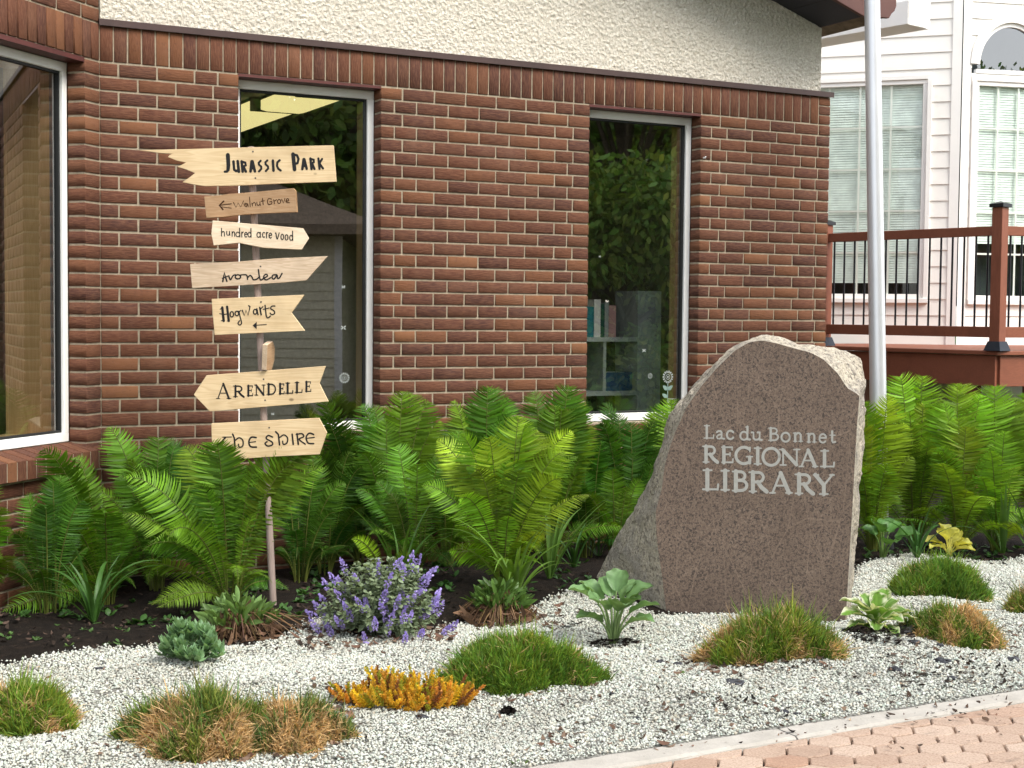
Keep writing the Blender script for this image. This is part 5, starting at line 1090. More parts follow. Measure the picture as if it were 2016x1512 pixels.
# cushion plants (moss phlox): thatch dome + thousands of needles
def cushion(label, c, rx, ry, h, n, straw, seed, col=(.055,.125,.022), ln=.042, group='phlox cushions in the gravel', rot=0., patch=None, flower=None):
    rg = np.random.default_rng(seed); C0 = on_bed(*c); e = empty('moss_phlox', label, 'moss phlox', C0, 0, group)
    ex, ey = np.array([FH[1], -FH[0], 0]), FH       # long axis along the picture
    nu, nv = 40, 12; V = []; 
    lump = lambda a, r_: 1 + .17*np.sin(3*a + seed) + .13*np.sin(5*a + 2*seed) + .08*np.sin(11*a + seed) + .05*np.sin(19*a + 3*seed)
    hf = lambda r_, a: h*np.clip(1 - r_**2., 0, 1)**.8*(1 + .12*np.sin(4*a + seed*1.7)*r_)
    dm = MB()
    for j in range(nv+1):
        r_ = j/nv
        for i in range(nu):
            a = 6.2832*i/nu; q = ex*rx*.93*r_*lump(a, r_)*math.cos(a) + ey*ry*.93*r_*lump(a, r_)*math.sin(a); z = hf(r_, a)*.66
            V.append(q + up*(z - .004 + gz(*(C0+q)[:2]) - C0[2]) + rg.normal(0, .004, 3))
    F = [(j*nu+i, j*nu+(i+1) % nu, (j+1)*nu+(i+1) % nu, (j+1)*nu+i) for j in range(nv) for i in range(nu)]
    dm.add(V, F, 0, (.050,.040,.017)); dm.build('thatch', m_dry, e, smooth=True)
    n = int(n*2.0); r_ = np.sqrt(rg.random(n))*1.0; a = rg.uniform(0, 6.2832, n); lu = lump(a, r_); q = ex*(rx*r_*lu*np.cos(a))[:,None] + ey*(ry*r_*lu*np.sin(a))[:,None]
    base = C0 + q; lumpz = np.array([noise.noise(Vector((p[0]*11, p[1]*11, seed))) + .5*noise.noise(Vector((p[0]*29, p[1]*29, seed))) for p in base])
    base[:,2] = h_bed(base[:,0], base[:,1]) + hf(r_, a)*.72*(.80 + .30*rg.random(n) + .40*lumpz) - .006
    out = nrm(q/np.array([1,1,1]))*(r_**1.5)[:,None]; d = nrm(up + out*.42 + rg.normal(0, .42, (n, 3)))
    nz = np.array([.8*noise.noise(Vector((p[0]*7 + seed, p[1]*7, 0))) + .7*noise.noise(Vector((p[0]*20, p[1]*20, seed))) for p in base])
    if patch is not None:
        for (pcx, pcy, prx, amt) in patch: nz = nz + .55*amt*np.exp(-(((q@ex)/rx - pcx)**2 + ((q@ey)/ry - pcy)**2)/prx**2)
    isst = nz + rg.normal(0, .22, n) > (1 - 2*straw)*.55
    d = np.where(isst[:,None], nrm(d*.6 + out*.5 + rg.normal(0, .5, (n, 3))), d)
    l = ln*.72*rg.uniform(.4, 1.5, n)*np.where(rg.random(n) < .09, rg.uniform(1.3, 2.4, n), 1)*np.where(isst, .75, 1.)*(1.15 - .35*r_); u_ = np.linspace(0, 1, 4); side = nrm(np.cross(d, rg.normal(0, 1, (n, 3))))
    ctr = base[:,None] + d[:,None]*(l[:,None]*u_)[...,None] + side[:,None]*((np.where(isst, .55, .2)*l)[:,None]*u_**2)[...,None]
    wid = nrm(np.cross(d, side))[:,None].repeat(4, 1); hw = np.broadcast_to(np.array([.9, 1., .8, .1])*.0018, (n, 4))*rg.uniform(.7, 1.5, n)[:,None]
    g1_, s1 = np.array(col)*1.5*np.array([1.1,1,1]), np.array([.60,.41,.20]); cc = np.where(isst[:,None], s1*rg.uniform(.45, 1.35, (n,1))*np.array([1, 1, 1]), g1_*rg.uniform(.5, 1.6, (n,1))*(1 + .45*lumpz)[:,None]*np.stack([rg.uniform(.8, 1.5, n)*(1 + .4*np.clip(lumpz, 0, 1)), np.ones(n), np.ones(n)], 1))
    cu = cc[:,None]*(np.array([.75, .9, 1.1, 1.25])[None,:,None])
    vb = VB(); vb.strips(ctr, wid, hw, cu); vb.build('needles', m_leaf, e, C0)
    if flower is not None:
        f = on_bed(*flower); P = depth_pt(*flower, depth_of(C0) - ry*.5) - C0; fb = MB()
        for k in range(5): aa = 1.2566*k; fb.add([P, P + ex*.009*math.cos(aa-.4) + up*.009*math.sin(aa-.4), P + ex*.013*math.cos(aa) + up*.013*math.sin(aa) - FH*.003, P + ex*.009*math.cos(aa+.4) + up*.009*math.sin(aa+.4)], [(0,1,2,3)], 0, (.75,.16,.26))
        fb.build('blossom', m_petal, e)
    return e
cushion('mossy green cushion cut off by lower left frame edge', (52,1432), .165, .13, .185, 10000, .30, 11, (.095,.18,.024), .055, patch=[(-.3,.3,.45,.6)])
cushion('green phlox cushion with straw patches and one tiny pink blossom, front left', (400,1468), .225, .15, .20, 14000, .30, 12, (.070,.135,.028), .065, patch=[(-.8,-.5,.5,1.3),(.3,-.8,.4,1.2),(-.2,.35,.4,.4)], flower=(426,1427))
cushion('half dead straw-brown phlox cushion between front left cushion and golden stonecrop', (575,1462), .165, .13, .165, 9000, .50, 13, (.07,.13,.035), .055, patch=[(.2,-.7,.6,1.)])
cushion('neat bright green phlox cushion right of the golden stonecrop', (1015,1345), .285, .17, .185, 17000, .12, 14, (.072,.160,.020), .055, patch=[(-.15,.1,.25,.8)])
cushion('shaggy phlox cushion with brown left end in front of the boulder', (1510,1300), .275, .15, .175, 15000, .30, 15, (.075,.150,.022), .075, patch=[(-.85,-.2,.5,1.5),(-.15,-.5,.25,1.1)])
cushion('tall green phlox cushion behind a brown one near right frame edge', (1848,1178), .235, .17, .19, 12000, .10, 16, (.070,.160,.024), .065)
cushion('straw-brown half dead phlox cushion in front of the tall green one', (1880,1262), .21, .17, .19, 11000, .48, 18, (.065,.135,.022), .055, patch=[(-.2,.3,.4,.8),(.75,-.5,.5,1.)])
cushion('small straw-tinted phlox cushion cut off by right frame edge', (2035,1205), .12, .12, .15, 5000, .42, 17, (.075,.14,.024), .05)

# golden stonecrop
def spikes(vb, P0, P1, n, l, hw, col, rg):
    """fleshy needles set round a stem"""
    t = nrm(P1 - P0); a = nrm(np.cross(t, [0.3,.2,1])); b = np.cross(t, a); k = np.linspace(.15, 1.0, n); an = np.arange(n)*2.4 + rg.uniform(0, 6)
    d = nrm(a*np.cos(an)[:,None] + b*np.sin(an)[:,None] + t*(.55 + .8*k**3)[:,None]); p = P0 + (P1 - P0)*k[:,None]
    u_ = np.linspace(0, 1, 4); ctr = p[:,None] + d[:,None]*(l*(1.15 - .4*k)[:,None]*u_)[...,None]; w1 = nrm(np.cross(d, t)); w2 = np.cross(d, w1)
    h_ = np.broadcast_to(np.array([.7, 1., .85, .15])*hw, (n, 4)); c = col*(1 + rg.normal(0, .13, (n,1)))
    vb.strips(ctr, w1[:,None].repeat(4,1), h_, c); vb.strips(ctr, w2[:,None].repeat(4,1), h_, c)
rg = np.random.default_rng(5); O = on_bed(800,1392); e = empty('golden_stonecrop', 'yellow and orange needle-leaved stonecrop between phlox cushions', 'stonecrop', O); vb = VB(); ex = np.array([FH[1], -FH[0], 0])
for i in range(330):
    aa = rg.uniform(0, 6.2832); rr_ = math.sqrt(rg.random()); q = ex*.215*rr_*math.cos(aa)*(1 + .25*math.sin(2*aa)) + FH*.11*rr_*math.sin(aa); B = O + q; B[2] = gz(B[0], B[1]) + .01
    o_ = nrm(q)*rr_; lz = noise.noise(Vector((B[0]*13, B[1]*13, 7.))); l = rg.uniform(.04, .10)*(1.1 - .35*rr_) + .09*max(0, lz + .12); T = B + nrm(up + o_*.5 + rg.normal(0, .36, 3))*l
    mixv = np.clip(.5 + .5*noise.noise(Vector((B[0]*9, B[1]*9, 2.))) + rg.normal(0, .25), 0, 1); col = np.array([.66,.32,.07])*(1-mixv) + np.array([.82,.62,.05])*mixv
    if rg.random() < .12: col = np.array([.30,.13,.05])
    col = col if rg.random() > .2 else np.array([.46,.46,.06]); spikes(vb, B, T, 28, .014, .0034, col*rg.uniform(.75, 1.15), rg)
vb.build('fleshy_leaves', m_leaf, e, O)
# blue-green stonecrop with rosettes
rg = np.random.default_rng(6); O = on_bed(378,1322); e = empty('stonecrop', 'blue-green stonecrop with rosettes of fleshy leaves at soil edge', 'stonecrop', O); vb, sb = VB(), VB()
for i in range(34):
    aa = rg.uniform(0, 6.28); rr_ = math.sqrt(rg.random()); B = O + ex*.04*math.cos(aa); T = O + ex*.125*rr_*math.cos(aa) + FH*.10*rr_*math.sin(aa) + up*(.165*(1.05 - .8*rr_**2)*rg.uniform(.6, 1.05)); pth = bez(B, B + up*.05, T - up*.04, T, np.linspace(0, 1, 8)); sb.tubes(pth[None], np.full((1, 8), .003), np.array([[.15,.23,.11]]))
    for ring, (nl, ll, elv, back) in enumerate(((4, .040, .15, 3), (5, .046, .45, 1), (5, .042, .8, 0), (4, .028, 1.2, 0))):
        a_ = np.arange(nl)*6.2832/nl + ring*.7 + aa + rg.normal(0, .2, nl); el_ = elv + rg.normal(0, .18, nl); d = np.stack([np.cos(a_)*np.cos(el_), np.sin(a_)*np.cos(el_), np.sin(el_)], 1); u_ = np.linspace(0, 1, 5)
        ctr = pth[7 - back][None,None] + d[:,None]*(ll*u_)[None,:,None]*rg.uniform(.75, 1.1, nl)[:,None,None] + up*(.25*ll*u_**2)[None,:,None]; w_ = np.stack([-np.sin(a_), np.cos(a_), 0*a_], 1); nb = np.cross(d, w_)
        vb.fold(ctr, w_[:,None].repeat(5,1), nb[:,None].repeat(5,1), np.broadcast_to(np.array([.35,.85,1.,.75,.08])*ll*.30, (nl, 5)), -.4, np.array([.24,.40,.20])*(1 + rg.normal(0, .16, (nl,1))))
vb.build('leaves', m_leaf, e, O); sb.build('stems', m_leaf, e, O)
# purple catmint
rg = np.random.default_rng(8); O = on_bed(752,1258); e = empty('catmint', 'grey-green catmint bush covered in purple flower spikes', 'catmint', O); vb, sb = VB(), VB(); zc = depth_of(O); tipsW = []
for i in range(190):
    aa = rg.uniform(0, 6.28); rr_ = math.sqrt(rg.random()); q = ex*.29*rr_*math.cos(aa) + FH*.19*rr_*math.sin(aa); T = O + q + up*(.05 + .29*max(0, 1 - rr_**2.4)**.6*rg.uniform(.72, 1.05)); B = O + q*.3
    p = bez(B, B + up*.08, T - up*.03 - q*.15, T, np.linspace(0, 1, 12)); sb.tubes(p[None], np.full((1, 12), .0014), np.array([[.12,.15,.08]])); tipsW.append((T, nrm(p[-1] - p[-2]), rr_))
    t_ = nrm(np.gradient(p, axis=0)); a = nrm(np.cross(t_, up + rg.normal(0, .1, 3))); b = np.cross(t_, a)
    for j in range(3, 12):
        for sg in (-1, 1):
            d = nrm((a[j] if j % 2 else b[j])*sg + t_[j]*.45 + rg.normal(0, .2, 3) + up*.2); ll = rg.uniform(.020, .034)*(1.2 - .35*j/12); u_ = np.linspace(0, 1, 4); w_ = nrm(np.cross(d, up + rg.normal(0, .3, 3)))
            ctr = p[j] + d*(ll*u_)[:,None] - up*(.25*ll*u_**2)[:,None]; vb.fold(ctr[None], w_[None,None].repeat(4,1), np.cross(d, w_)[None,None].repeat(4,1), (np.array([.45,1.,.75,.05])*ll*.38)[None], .35, np.array([[.26,.33,.19]])*rg.uniform(.65, 1.25))
vb.build('foliage', m_leaf, e, O); sb.build('stems', m_leaf, e, O)
FL = [(625,1195,.05),(640,1215,0),(648,1240,-.03),(668,1225,-.05),(635,1180,.1),(640,1150,.15),(655,1138,.2),(672,1150,.1),(684,1160,.1),(682,1198,-.08),(687,1212,-.09),(720,1190,-.1),(755,1175,-.12),(752,1198,-.12),(760,1155,0),(763,1240,-.13),(718,1258,-.15),(772,1215,-.15),(790,1170,-.05),(800,1185,-.1),(792,1120,.12),(800,1135,.1),(822,1105,.15),(810,1100,.16),(818,1125,.12),(842,1138,.1),(838,1150,.05),(860,1172,.0),(856,1195,-.05),(840,1205,-.05),(798,1258,-.17),(830,1247,-.15),(880,1240,-.05),(893,1232,-.03),(745,1115,.15),(700,1140,.12),(725,1130,.12),(613,1210,.1),(783,1185,-.12),(808,1215,-.1),(765,1130,.1),(738,1228,-.14)]
FL += [(rg.uniform(615, 885), rg.uniform(1105, 1245), -.12 + .25*rg.random()) for _ in range(34)]
for (px, py, dz) in FL:
    c = depth_pt(px, py, zc + dz - .035)
    if (px-750)**2/140**2 + (py-1200)**2/100**2 > 1.25: continue
    c[2] = max(c[2], gz(c[0], c[1]) + .02); ax = nrm(up + (c - O)*np.array([1,1,0])*2.2 + rg.normal(0, .22, 3)); fb = VB(); n = 64; h_ = rg.uniform(-.5, .5, n); L = rg.uniform(.040, .068); a = nrm(np.cross(ax, [1,.3,.2])); b = np.cross(ax, a); an = rg.uniform(0, 6.28, n)
    rd = .0092*(1 - .75*np.abs(h_ + .12)**1.4*2)
    P = c + ax*(L*np.round(h_*6)/6 + rg.normal(0, .0015, n))[:,None] + (a*np.cos(an)[:,None] + b*np.sin(an)[:,None])*rd[:,None]; d = nrm((P - c) + ax*.01 + rg.normal(0, .004, (n,3))); u_ = np.linspace(0, 1, 3); w_ = nrm(np.cross(d, rg.normal(0, 1, (n,3))))
    cc = np.array([.42,.33,.68])*rg.uniform(.65, 1.35, (n,1)) + rg.uniform(0, .09, (n,1))
    fb.fold(P[:,None] + d[:,None]*(.0095*u_)[None,:,None], w_[:,None].repeat(3,1), np.cross(d, w_)[:,None].repeat(3,1), np.broadcast_to(np.array([.5,1.,.45])*.0042, (n,3)), .3, cc); fb.build('flower_spike', m_petal, e, O)
# withered perennials with fresh green shoots
def withered(label, base, rx, h, seed, ndead, ngreen, lean=(0,0,0), gcol=(.10,.19,.05)):
    rg = np.random.default_rng(seed); O = on_bed(*base); e = empty('withered_perennial', label, 'perennial', O, 0, 'withered perennials with new shoots'); vb, gb = VB(), VB(); K = []; HWs = []; CC = []; WW = []
    for i in range(ndead//2):
        a = rg.uniform(0, 6.28); l = rg.uniform(.3, 1.15)*rx; d = np.array([math.cos(a), math.sin(a), 0]) + np.array(lean)*rg.uniform(.3, 1.); B = O + up*h*rg.uniform(.15, .6) + d*.02; T = O + d*l + up*(.01 + .05*rg.random()); T[2] = max(T[2], gz(T[0], T[1]) + .008)
        p = bez(B, B + d*l*.3 + up*h*.35, T - d*l*.2 + up*h*.2, T, np.linspace(0, 1, 8)); K.append(p); w_ = nrm(np.cross(d, up) + rg.normal(0, .5, 3)); WW.append(np.broadcast_to(w_, (8,3))); HWs.append(np.full(8, rg.uniform(.0014, .006))*np.linspace(1, .4, 8)); CC.append(np.array([.17,.105,.062])*rg.uniform(.3, 1.9)*np.array([1, rg.uniform(.85, 1.1), rg.uniform(.7, 1.1)]))
    vb.strips(np.array(K), np.array(WW), np.array(HWs), np.array(CC))
    for i in range(ndead):
        a = rg.uniform(0, 6.28); r_ = math.sqrt(rg.random())*rx*.85; B = O + np.array([math.cos(a)*r_, math.sin(a)*r_, h*.75*(1-(r_/rx)**1.5)*rg.random()]); d = nrm(rg.normal(0, 1, 3) + up*.2 + np.array([math.cos(a), math.sin(a), 0])*.5); l = rg.uniform(.03, .09); u_ = np.linspace(0, 1, 5); w_ = nrm(np.cross(d, rg.normal(0, 1, 3))); nn_ = np.cross(d, w_)
        vb.strips((B + d*(l*u_)[:,None] + nn_*(rg.normal(0, .3)*l*u_**2)[:,None])[None], w_[None,None].repeat(5,1), (np.array([.2,.8,1.,.7,.1])*l*rg.uniform(.06, .2))[None], np.array([[.17,.10,.06]])*rg.uniform(.3, 1.9))
    vb.build('dead_stems', m_dry, e, O)
    for i in range(ngreen):
        a = rg.uniform(0, 6.28); r_ = math.sqrt(rg.random())*rx*.6; B = O + np.array([math.cos(a)*r_, math.sin(a)*r_, h*.85*(1-r_/rx)]); d = nrm(up*1.1 + np.array([math.cos(a), math.sin(a), 0])*.6 + rg.normal(0, .35, 3)); l = rg.uniform(.05, .12); u_ = np.linspace(0, 1, 5); w_ = nrm(np.cross(d, rg.normal(0, 1, 3)))
        ctr = B + d*(l*u_)[:,None] - up*(.2*l*u_**2)[:,None]; gb.fold(ctr[None], w_[None,None].repeat(5,1), np.cross(d, w_)[None,None].repeat(5,1), (np.array([.3,.8,1.,.75,.08])*l*.115)[None], .4, np.array([gcol])*rg.uniform(.6, 1.4))
    gb.build('fresh_leaves', m_leaf, e, O); return e
withered('withered clump with dead stems spilling right, beside signpost foot', (470,1245), .23, .19, 21, 300, 200, tuple(RH*.75), (.16,.27,.075))
withered('rounded withered clump right of the purple catmint', (985,1218), .20, .21, 22, 330, 190, (0,0,0), (.10,.19,.04))
# small weeds and seedlings in the soil and gravel
def weed(label, base, n, l, col, seed):
    rg = np.random.default_rng(seed); O = on_bed(*base); e = bpy.data.objects.new('weed', None); vb = VB()
    for i in range(n):
        a = rg.uniform(0, 6.28); d = nrm(np.array([math.cos(a), math.sin(a), rg.uniform(.3, 1.6)])); ll = l*rg.uniform(.5, 1.2); u_ = np.linspace(0, 1, 5); w_ = nrm(np.cross(d, up)); B = O + np.array([math.cos(a), math.sin(a), 0])*l*rg.uniform(0, .5)
        vb.fold((B + d*(ll*u_)[:,None] - up*(.35*ll*u_**2)[:,None])[None], w_[None,None].repeat(5,1), np.cross(d, w_)[None,None].repeat(5,1), (np.array([.2,.7,1.,.8,.1])*ll*.22)[None], .3, np.array([col])*rg.uniform(.6, 1.4))
    o = vb.build('weed', m_leaf, None, O); o.location = [float(x) for x in O]; return tag(o, label, 'weed', 'weeds in the bed')
for i, (lb, bs, n, l, cl) in enumerate([('leafy weed on the dark soil under left day lily', (160,1215), 16, .05, (.08,.17,.05)), ('tiny pale seedling at soil edge left of the stonecrop', (137,1280), 6, .025, (.14,.24,.06)), ('spreading dark weed below the big front fern', (275,1215), 22, .07, (.05,.12,.03)),
    ('low weed between signpost pole and catmint', (645,1150), 18, .06, (.05,.13,.03)), ('low weed in shade right of catmint', (880,1120), 18, .06, (.06,.14,.03)), ('small weed at lower edge of the golden stonecrop', (828,1402), 8, .03, (.14,.24,.05)), ('tuft of weed in the gravel near bottom frame edge', (1025,1500), 10, .035, (.13,.21,.05)), ('small weed in gravel left of the kerb joint', (1062,1480), 7, .025, (.10,.19,.05)),
    ('green weed lying flat on gravel below the boulder', (1345,1338), 9, .035, (.12,.20,.05)), ('seedling by the kerb below dark fabric scrap', (1612,1408), 6, .025, (.13,.21,.05)), ('weed in front of the shaggy phlox cushion', (1560,1322), 9, .035, (.12,.21,.04)), ('broad-leaved weed deep in shade behind left soil', (60,1185), 14, .06, (.06,.13,.03))]):
    weed(lb, bs, n, l, cl, 60 + i)
vb = VB(); rg = np.random.default_rng(31)
for (x0, x1, y0, y1, n, l, cl) in ((10, 640, 1125, 1225, 95, .045, (.055,.13,.03)), (600, 900, 1100, 1170, 45, .045, (.055,.14,.03)), (1000, 1180, 1100, 1180, 40, .04, (.05,.12,.03)), (1690, 2060, 1075, 1100, 40, .05, (.05,.12,.03)), (0, 350, 1220, 1275, 22, .025, (.09,.17,.05))):
    for i in range(n):
        O = on_bed(rg.uniform(x0, x1), rg.uniform(y0, y1))
        if O[0] < 4.9 and O[1] > min(-.05, O[0] - .1): continue
        for j in range(rg.integers(4, 10)):
            a = rg.uniform(0, 6.28); d = nrm(np.array([math.cos(a), math.sin(a), rg.uniform(.2, 1.8)])); ll = l*rg.uniform(.4, 1.5); u_ = np.linspace(0, 1, 4); w_ = nrm(np.cross(d, up))
            vb.fold((O + d*(ll*u_)[:,None] - up*(.35*ll*u_**2)[:,None])[None], w_[None,None].repeat(4,1), np.cross(d, w_)[None,None].repeat(4,1), (np.array([.2,.9,.8,.1])*ll*.24)[None], .3, np.array([cl])*rg.uniform(.5, 1.5))
o = vb.build('low_weeds', m_leaf, None, (0,0,0)); tag(o, kind='stuff')
# dark stones, bark chips
m_dstone = granite('dark_slate_stone', (.045,.046,.05), (.015,.015,.017), (.09,.09,.10), 60, .75, None)
def stone(label, base, r, seed, flat=.5, mat=None, name='stone', cat='stone', group='dark stones on the gravel'):
    rg = np.random.default_rng(seed); O = on_bed(*base); bm = bmesh.new(); bmesh.ops.create_icosphere(bm, subdivisions=3, radius=r)
    for v in bm.verts:
        n_ = noise.noise(v.co.normalized()*1.6 + Vector((seed, 0, 0)))*.45 + noise.noise(v.co.normalized()*4 + Vector((0, seed, 0)))*.15; v.co *= 1 + n_; v.co.x *= 1.3; v.co.z *= flat
    me = bpy.data.meshes.new(name); bm.to_mesh(me); bm.free(); me.materials.append(mat or m_dstone)
    o = bpy.data.objects.new(name, me); COL.objects.link(o); o.location = (float(O[0]), float(O[1]), float(O[2]) + r*flat*.45 + .006); o.rotation_euler = (0, 0, rg.uniform(0, 6)); return tag(o, label, cat, group)
SL = 'small dark stone lying on the white gravel'
for i, (bs, r, fl_) in enumerate([((1447,1362),.034,.3),((1300,1305),.016,.6),((1335,1308),.018,.5),((1762,1330),.020,.6),((1855,1318),.030,.4),((1800,1288),.024,.5),((1875,1345),.018,.5),((1995,1300),.024,.6),((1545,1405),.014,.5),((1570,1408),.012,.5),((830,1418),.018,.5),((1255,1420),.013,.4),((195,1322),.018,.35),((205,1312),.014,.3),((1690,1368),.013,.6),((1205,1372),.010,.6),((1850,1285),.016,.6),((95,1478),.012,.5)]): stone(SL, bs, r, 80 + i, fl_)
stone('black plastic edging flap standing behind the variegated hosta', (1785,1262), .045, 99, .8, m_gasket, 'plastic_flap', 'plastic scrap', None)
rg = np.random.default_rng(77)
vb = VB()
def litter(px0, px1, py0, py1, n, cols, l0, l1):
    K, WW, HH, CC = [], [], [], []
    for i in range(n):
        q = on_bed(rg.uniform(px0, px1), rg.uniform(py0, py1)); 
        if q[1] > -.05 and q[0] < 4.9: continue
        a = rg.uniform(0, 6.28); d = nrm(np.array([math.cos(a), math.sin(a), rg.normal(0, .25)])); l = rg.uniform(l0, l1); u_ = np.linspace(-.5, .5, 5); w_ = nrm(np.cross(d, up) + rg.normal(0, .35, 3)); q[2] += .012 + rg.random()*.008
        K.append(q + d*(l*u_)[:,None] + up*((.25*l)*(u_*2)**2*rg.choice([-.3, .5, 1.]))[:,None]); WW.append(np.broadcast_to(w_, (5,3))); HH.append(np.array([.15,.8,1.,.8,.15])*l*rg.uniform(.12, .34)); CC.append(np.array(cols[rg.integers(len(cols))])*rg.uniform(.6, 1.3))
    vb.strips(np.array(K), np.array(WW), np.array(HH), np.array(CC))
BR_ = [(.20,.13,.09),(.13,.08,.055),(.28,.19,.13),(.09,.06,.045),(.20,.11,.075)]; DK_ = [(.03,.022,.017),(.05,.035,.026),(.09,.06,.045),(.015,.012,.01)]
litter(560, 900, 1235, 1285, 240, BR_, .02, .055); litter(1130, 1180, 1310, 1350, 40, BR_, .02, .05); litter(640, 700, 1365, 1440, 60, BR_, .02, .05); litter(1300, 1640, 1300, 1345, 90, BR_, .015, .045)
litter(1380, 1990, 1330, 1420, 70, BR_ + DK_, .012, .04); litter(1050, 1350, 1430, 1480, 40, BR_, .015, .05); litter(930, 1110, 1195, 1245, 60, BR_, .02, .05); litter(240, 700, 1395, 1500, 60, BR_, .015, .04)
litter(-60, 620, 1150, 1290, 420, DK_ + BR_[3:4], .012, .045); litter(600, 1180, 1110, 1230, 200, DK_, .02, .06); litter(1680, 2060, 1085, 1110, 80, DK_, .02, .06); litter(1720, 2010, 1240, 1340, 120, BR_ + DK_, .012, .04); litter(1100, 2000, 1250, 1420, 160, DK_, .008, .022); litter(0, 1100, 1290, 1500, 110, DK_, .008, .02)
litter(0, 1100, 1290, 1500, 150, BR_ + [(.42,.30,.20)], .010, .03); litter(1050, 2000, 1270, 1430, 200, BR_ + DK_ + [(.45,.33,.22)], .010, .032); litter(860, 1200, 1345, 1385, 70, BR_, .015, .045); litter(1330, 1680, 1290, 1335, 90, BR_ + DK_, .012, .04)
litter(1760, 2010, 1290, 1360, 160, DK_, .010, .034); litter(230, 700, 1440, 1505, 70, BR_ + [(.45,.30,.16)], .015, .045); litter(1690, 1800, 1240, 1290, 50, DK_, .012, .035); litter(1160, 1280, 1230, 1275, 50, DK_, .010, .03); litter(1300, 1560, 1385, 1450, 50, BR_ + DK_, .012, .04); litter(1250, 2020, 1395, 1480, 60, BR_ + DK_, .008, .022)
o = vb.build('leaf_litter', m_dry, None, (0,0,0)); tag(o, kind='stuff')
vb = VB()
for bs, r in (((1215,1262),.10),((1735,1282),.13),((1690,1275),.06),((1000,1398),.02)):      # soil spilled round the newly planted hostas
    O = on_bed(*bs); n = 160; a = rg.uniform(0, 6.28, n); rr_ = np.sqrt(rg.random(n))*r; P = O + np.stack([np.cos(a)*rr_*1.3, np.sin(a)*rr_, .014 + .02*(1 - rr_/r)], 1); s = rg.uniform(.006, .016, n)
    base = np.array([(1,0,0),(0,1,0),(-1,0,0),(0,-1,0)], float); V = P[:,None] + base[None]*s[:,None,None]*rg.uniform(.6, 1.3, (n,4,1)) + rg.normal(0, .003, (n,4,3)); vb.raw(V.reshape(-1,3), np.arange(n*4).reshape(n,4), (.016,.013,.011))
o = vb.build('spilled_soil', m_soil, None, (0,0,0)); tag(o, kind='stuff')

# ------------------------------------------------------------------ across the path: what the windows reflect
m_bark2 = simple('tree_bark', (.10,.075,.055), .9, .15, 0, .3, 9, .8, 30)
def tree(label, x, y, h, cr, seed, n=9000, col=(.055,.115,.018), crown_z=.62, group='trees across the path'):
    rg = np.random.default_rng(seed); e = empty('tree', label, 'tree', (x, y, -.1), 0, group); tb = MB(); tb.tube([(0,0,0),(.05,.03,h*.25),(.02,-.04,h*.5),(0,0,h*.8)], [h*.026, h*.02, h*.015, h*.006], 9)
    cl = []
    for i in range(46):
        a = rg.uniform(0, 6.28); z = h*rg.uniform(crown_z - .36, .98); rr_ = cr*math.sqrt(max(.05, 1 - ((z/h - crown_z)/.42)**2))*rg.uniform(.35, .95); p = np.array([math.cos(a)*rr_, math.sin(a)*rr_, z]); cl.append((p, rg.uniform(.22, .42)*cr)); tb.tube([(0,0,max(h*.2, z*.6)), p*np.array([.5,.5,0]) + np.array([0,0,z*.85]), p], [h*.008, h*.005, h*.002], 5)
    tb.build('trunk', m_bark2, e)
    k = rg.integers(0, len(cl), n); c = np.array([q[0] for q in cl])[k]; r_ = np.array([q[1] for q in cl])[k]; d = nrm(rg.normal(0, 1, (n,3))); P = c + d*(r_*rg.random(n)**.45)[:,None]*np.array([1.1,1.1,.75]); s = rg.uniform(.04, .085, n)*max(h/7, 1)*1.1
    t_ = nrm(d + rg.normal(0, .7, (n,3)) - up*.4); w_ = nrm(np.cross(t_, rg.normal(0, 1, (n,3)))); vb = VB(); u_ = np.linspace(0, 1, 3); vb.strips(P[:,None] + t_[:,None]*(s[:,None]*u_*1.6)[...,None], w_[:,None].repeat(3,1), np.array([.35,1.,.15])*s[:,None]*.5, np.array(col)*rg.uniform(.55, 1.6, (n,1))*np.stack([rg.uniform(.8, 1.5, n), np.ones(n), np.ones(n)], 1)); vb.build('crown', m_leaf, e, (0,0,0), smooth=False)
tree('large leafy tree across the path, mirrored in the right tall window', 9.6, -9.8, 6.4, 2.9, 1, 60000, (.21,.37,.07), .46)
tree('second leafy tree beside the mirrored one across the path', 12.8, -14.0, 6.2, 3.6, 2, 45000, (.18,.33,.06), .46)
tree('dense tree rising behind the tan house', 7.6, -17.0, 12, 5.6, 3, 90000, (.14,.26,.045), .46)
tree('dark tree behind left side of the tan house', 2.6, -18.0, 12, 5.4, 4, 60000, (.12,.23,.04), .46)
tree('broad tree far along the path to the right', 17.0, -19.5, 6.4, 4.4, 5, 30000, (.13,.25,.04), .44)
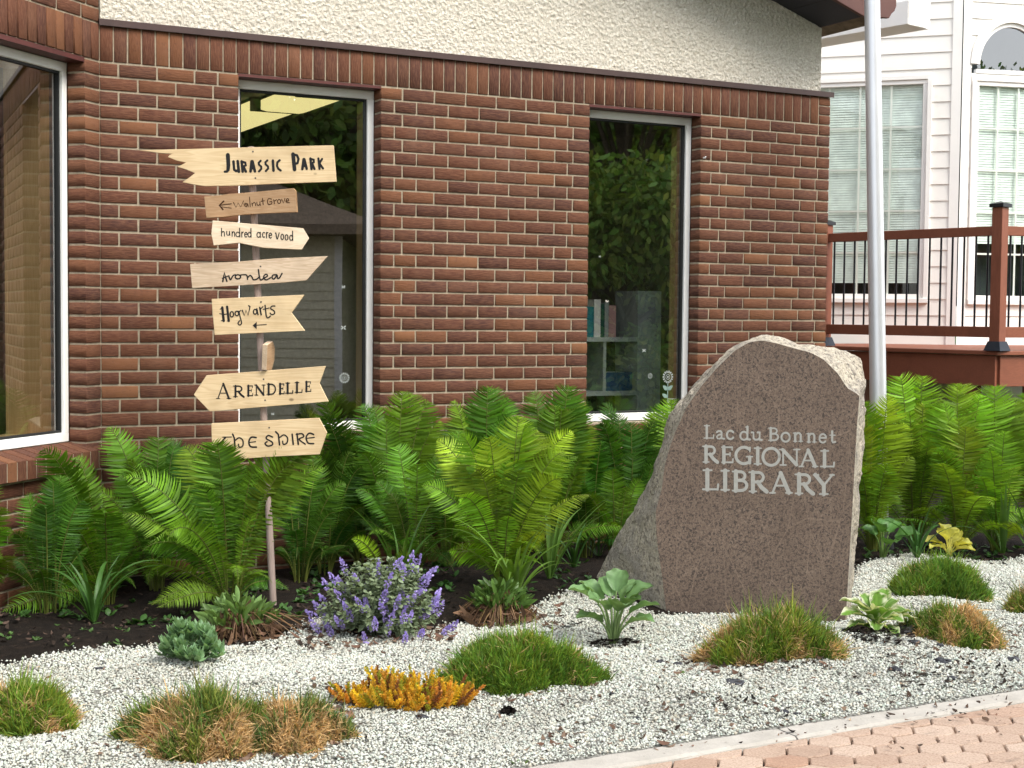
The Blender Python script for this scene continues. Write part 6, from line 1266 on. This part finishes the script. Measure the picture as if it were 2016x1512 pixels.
# tan bungalow
m_tan = simple('tan_vinyl_siding', (.78,.71,.52), .6, .3, 0, .05, 3)
HA_, HB_ = np.array([4.95,-9.15,-.1]), np.array([-1.5,-12.2,-.1]); uT = nrm(HB_ - HA_); oT = np.array([uT[1], -uT[0], 0]); oT = oT if oT[1] > 0 else -oT; lenT = np.linalg.norm(HB_ - HA_)
TAN = empty('tan_bungalow', 'tan sided bungalow with brown hip roof across the path, mirrored in the window', 'house', HA_)
tb = MB(); z = 0.
while z < 2.6:
    a0_, a1_ = uT*0, uT*lenT; tb.add([a0_+up*z+oT*.016, a1_+up*z+oT*.016, a1_+up*(z+.12)+oT*.002, a0_+up*(z+.12)+oT*.002], [(0,1,2,3)]); 
    tb.add([up*z+oT*.016, up*(z+.12)+oT*.002, -oT*6+up*(z+.12), -oT*6+up*z], [(0,1,2,3)]); z += .12
tb.build('siding', m_tan, TAN)
ct = MB(); ct.obox(oT*.02 + up*0, oT*.02 + up*2.62, uT*.05, oT*.012); ct.obox(-uT*.02 + up*0 - oT*.05, -uT*.02 + up*2.62 - oT*.05, oT*.05, uT*.012); ct.build('corner_trim', m_trim, TAN)
rf = MB(); ov = .55; q = [uT*-ov + oT*ov, uT*(lenT+ov) + oT*ov, uT*(lenT+ov) - oT*(6+ov), uT*-ov - oT*(6+ov)]; rdg = [uT*2.9 - oT*3 + up*4.05, uT*(lenT-2.9) - oT*3 + up*4.05]
rf.add([p + up*2.62 for p in q] + rdg, [(0,1,5,4),(1,2,5),(2,3,4,5),(3,0,4)]); rf.add([p + up*2.50 for p in q] + [p + up*2.619 for p in q], [(0,1,2,3)[::-1],(0,4,5,1)[::-1],(1,5,6,2)[::-1],(2,6,7,3)[::-1],(3,7,4,0)[::-1]]); rf.build('roof', m_shingle, TAN)
wd_ = MB(); wd_.obox(uT*1.75 + oT*.03 + up*1.55, uT*3.0 + oT*.03 + up*1.55, up*.5, oT*.012); wn = wd_.build('window', m_gasket, TAN); wt = MB()
for zz_ in (1.02, 2.08): wt.obox(uT*1.68 + oT*.035 + up*zz_, uT*3.07 + oT*.035 + up*zz_, up*.035, oT*.014)
wt.build('window_trim', m_trim, wn)
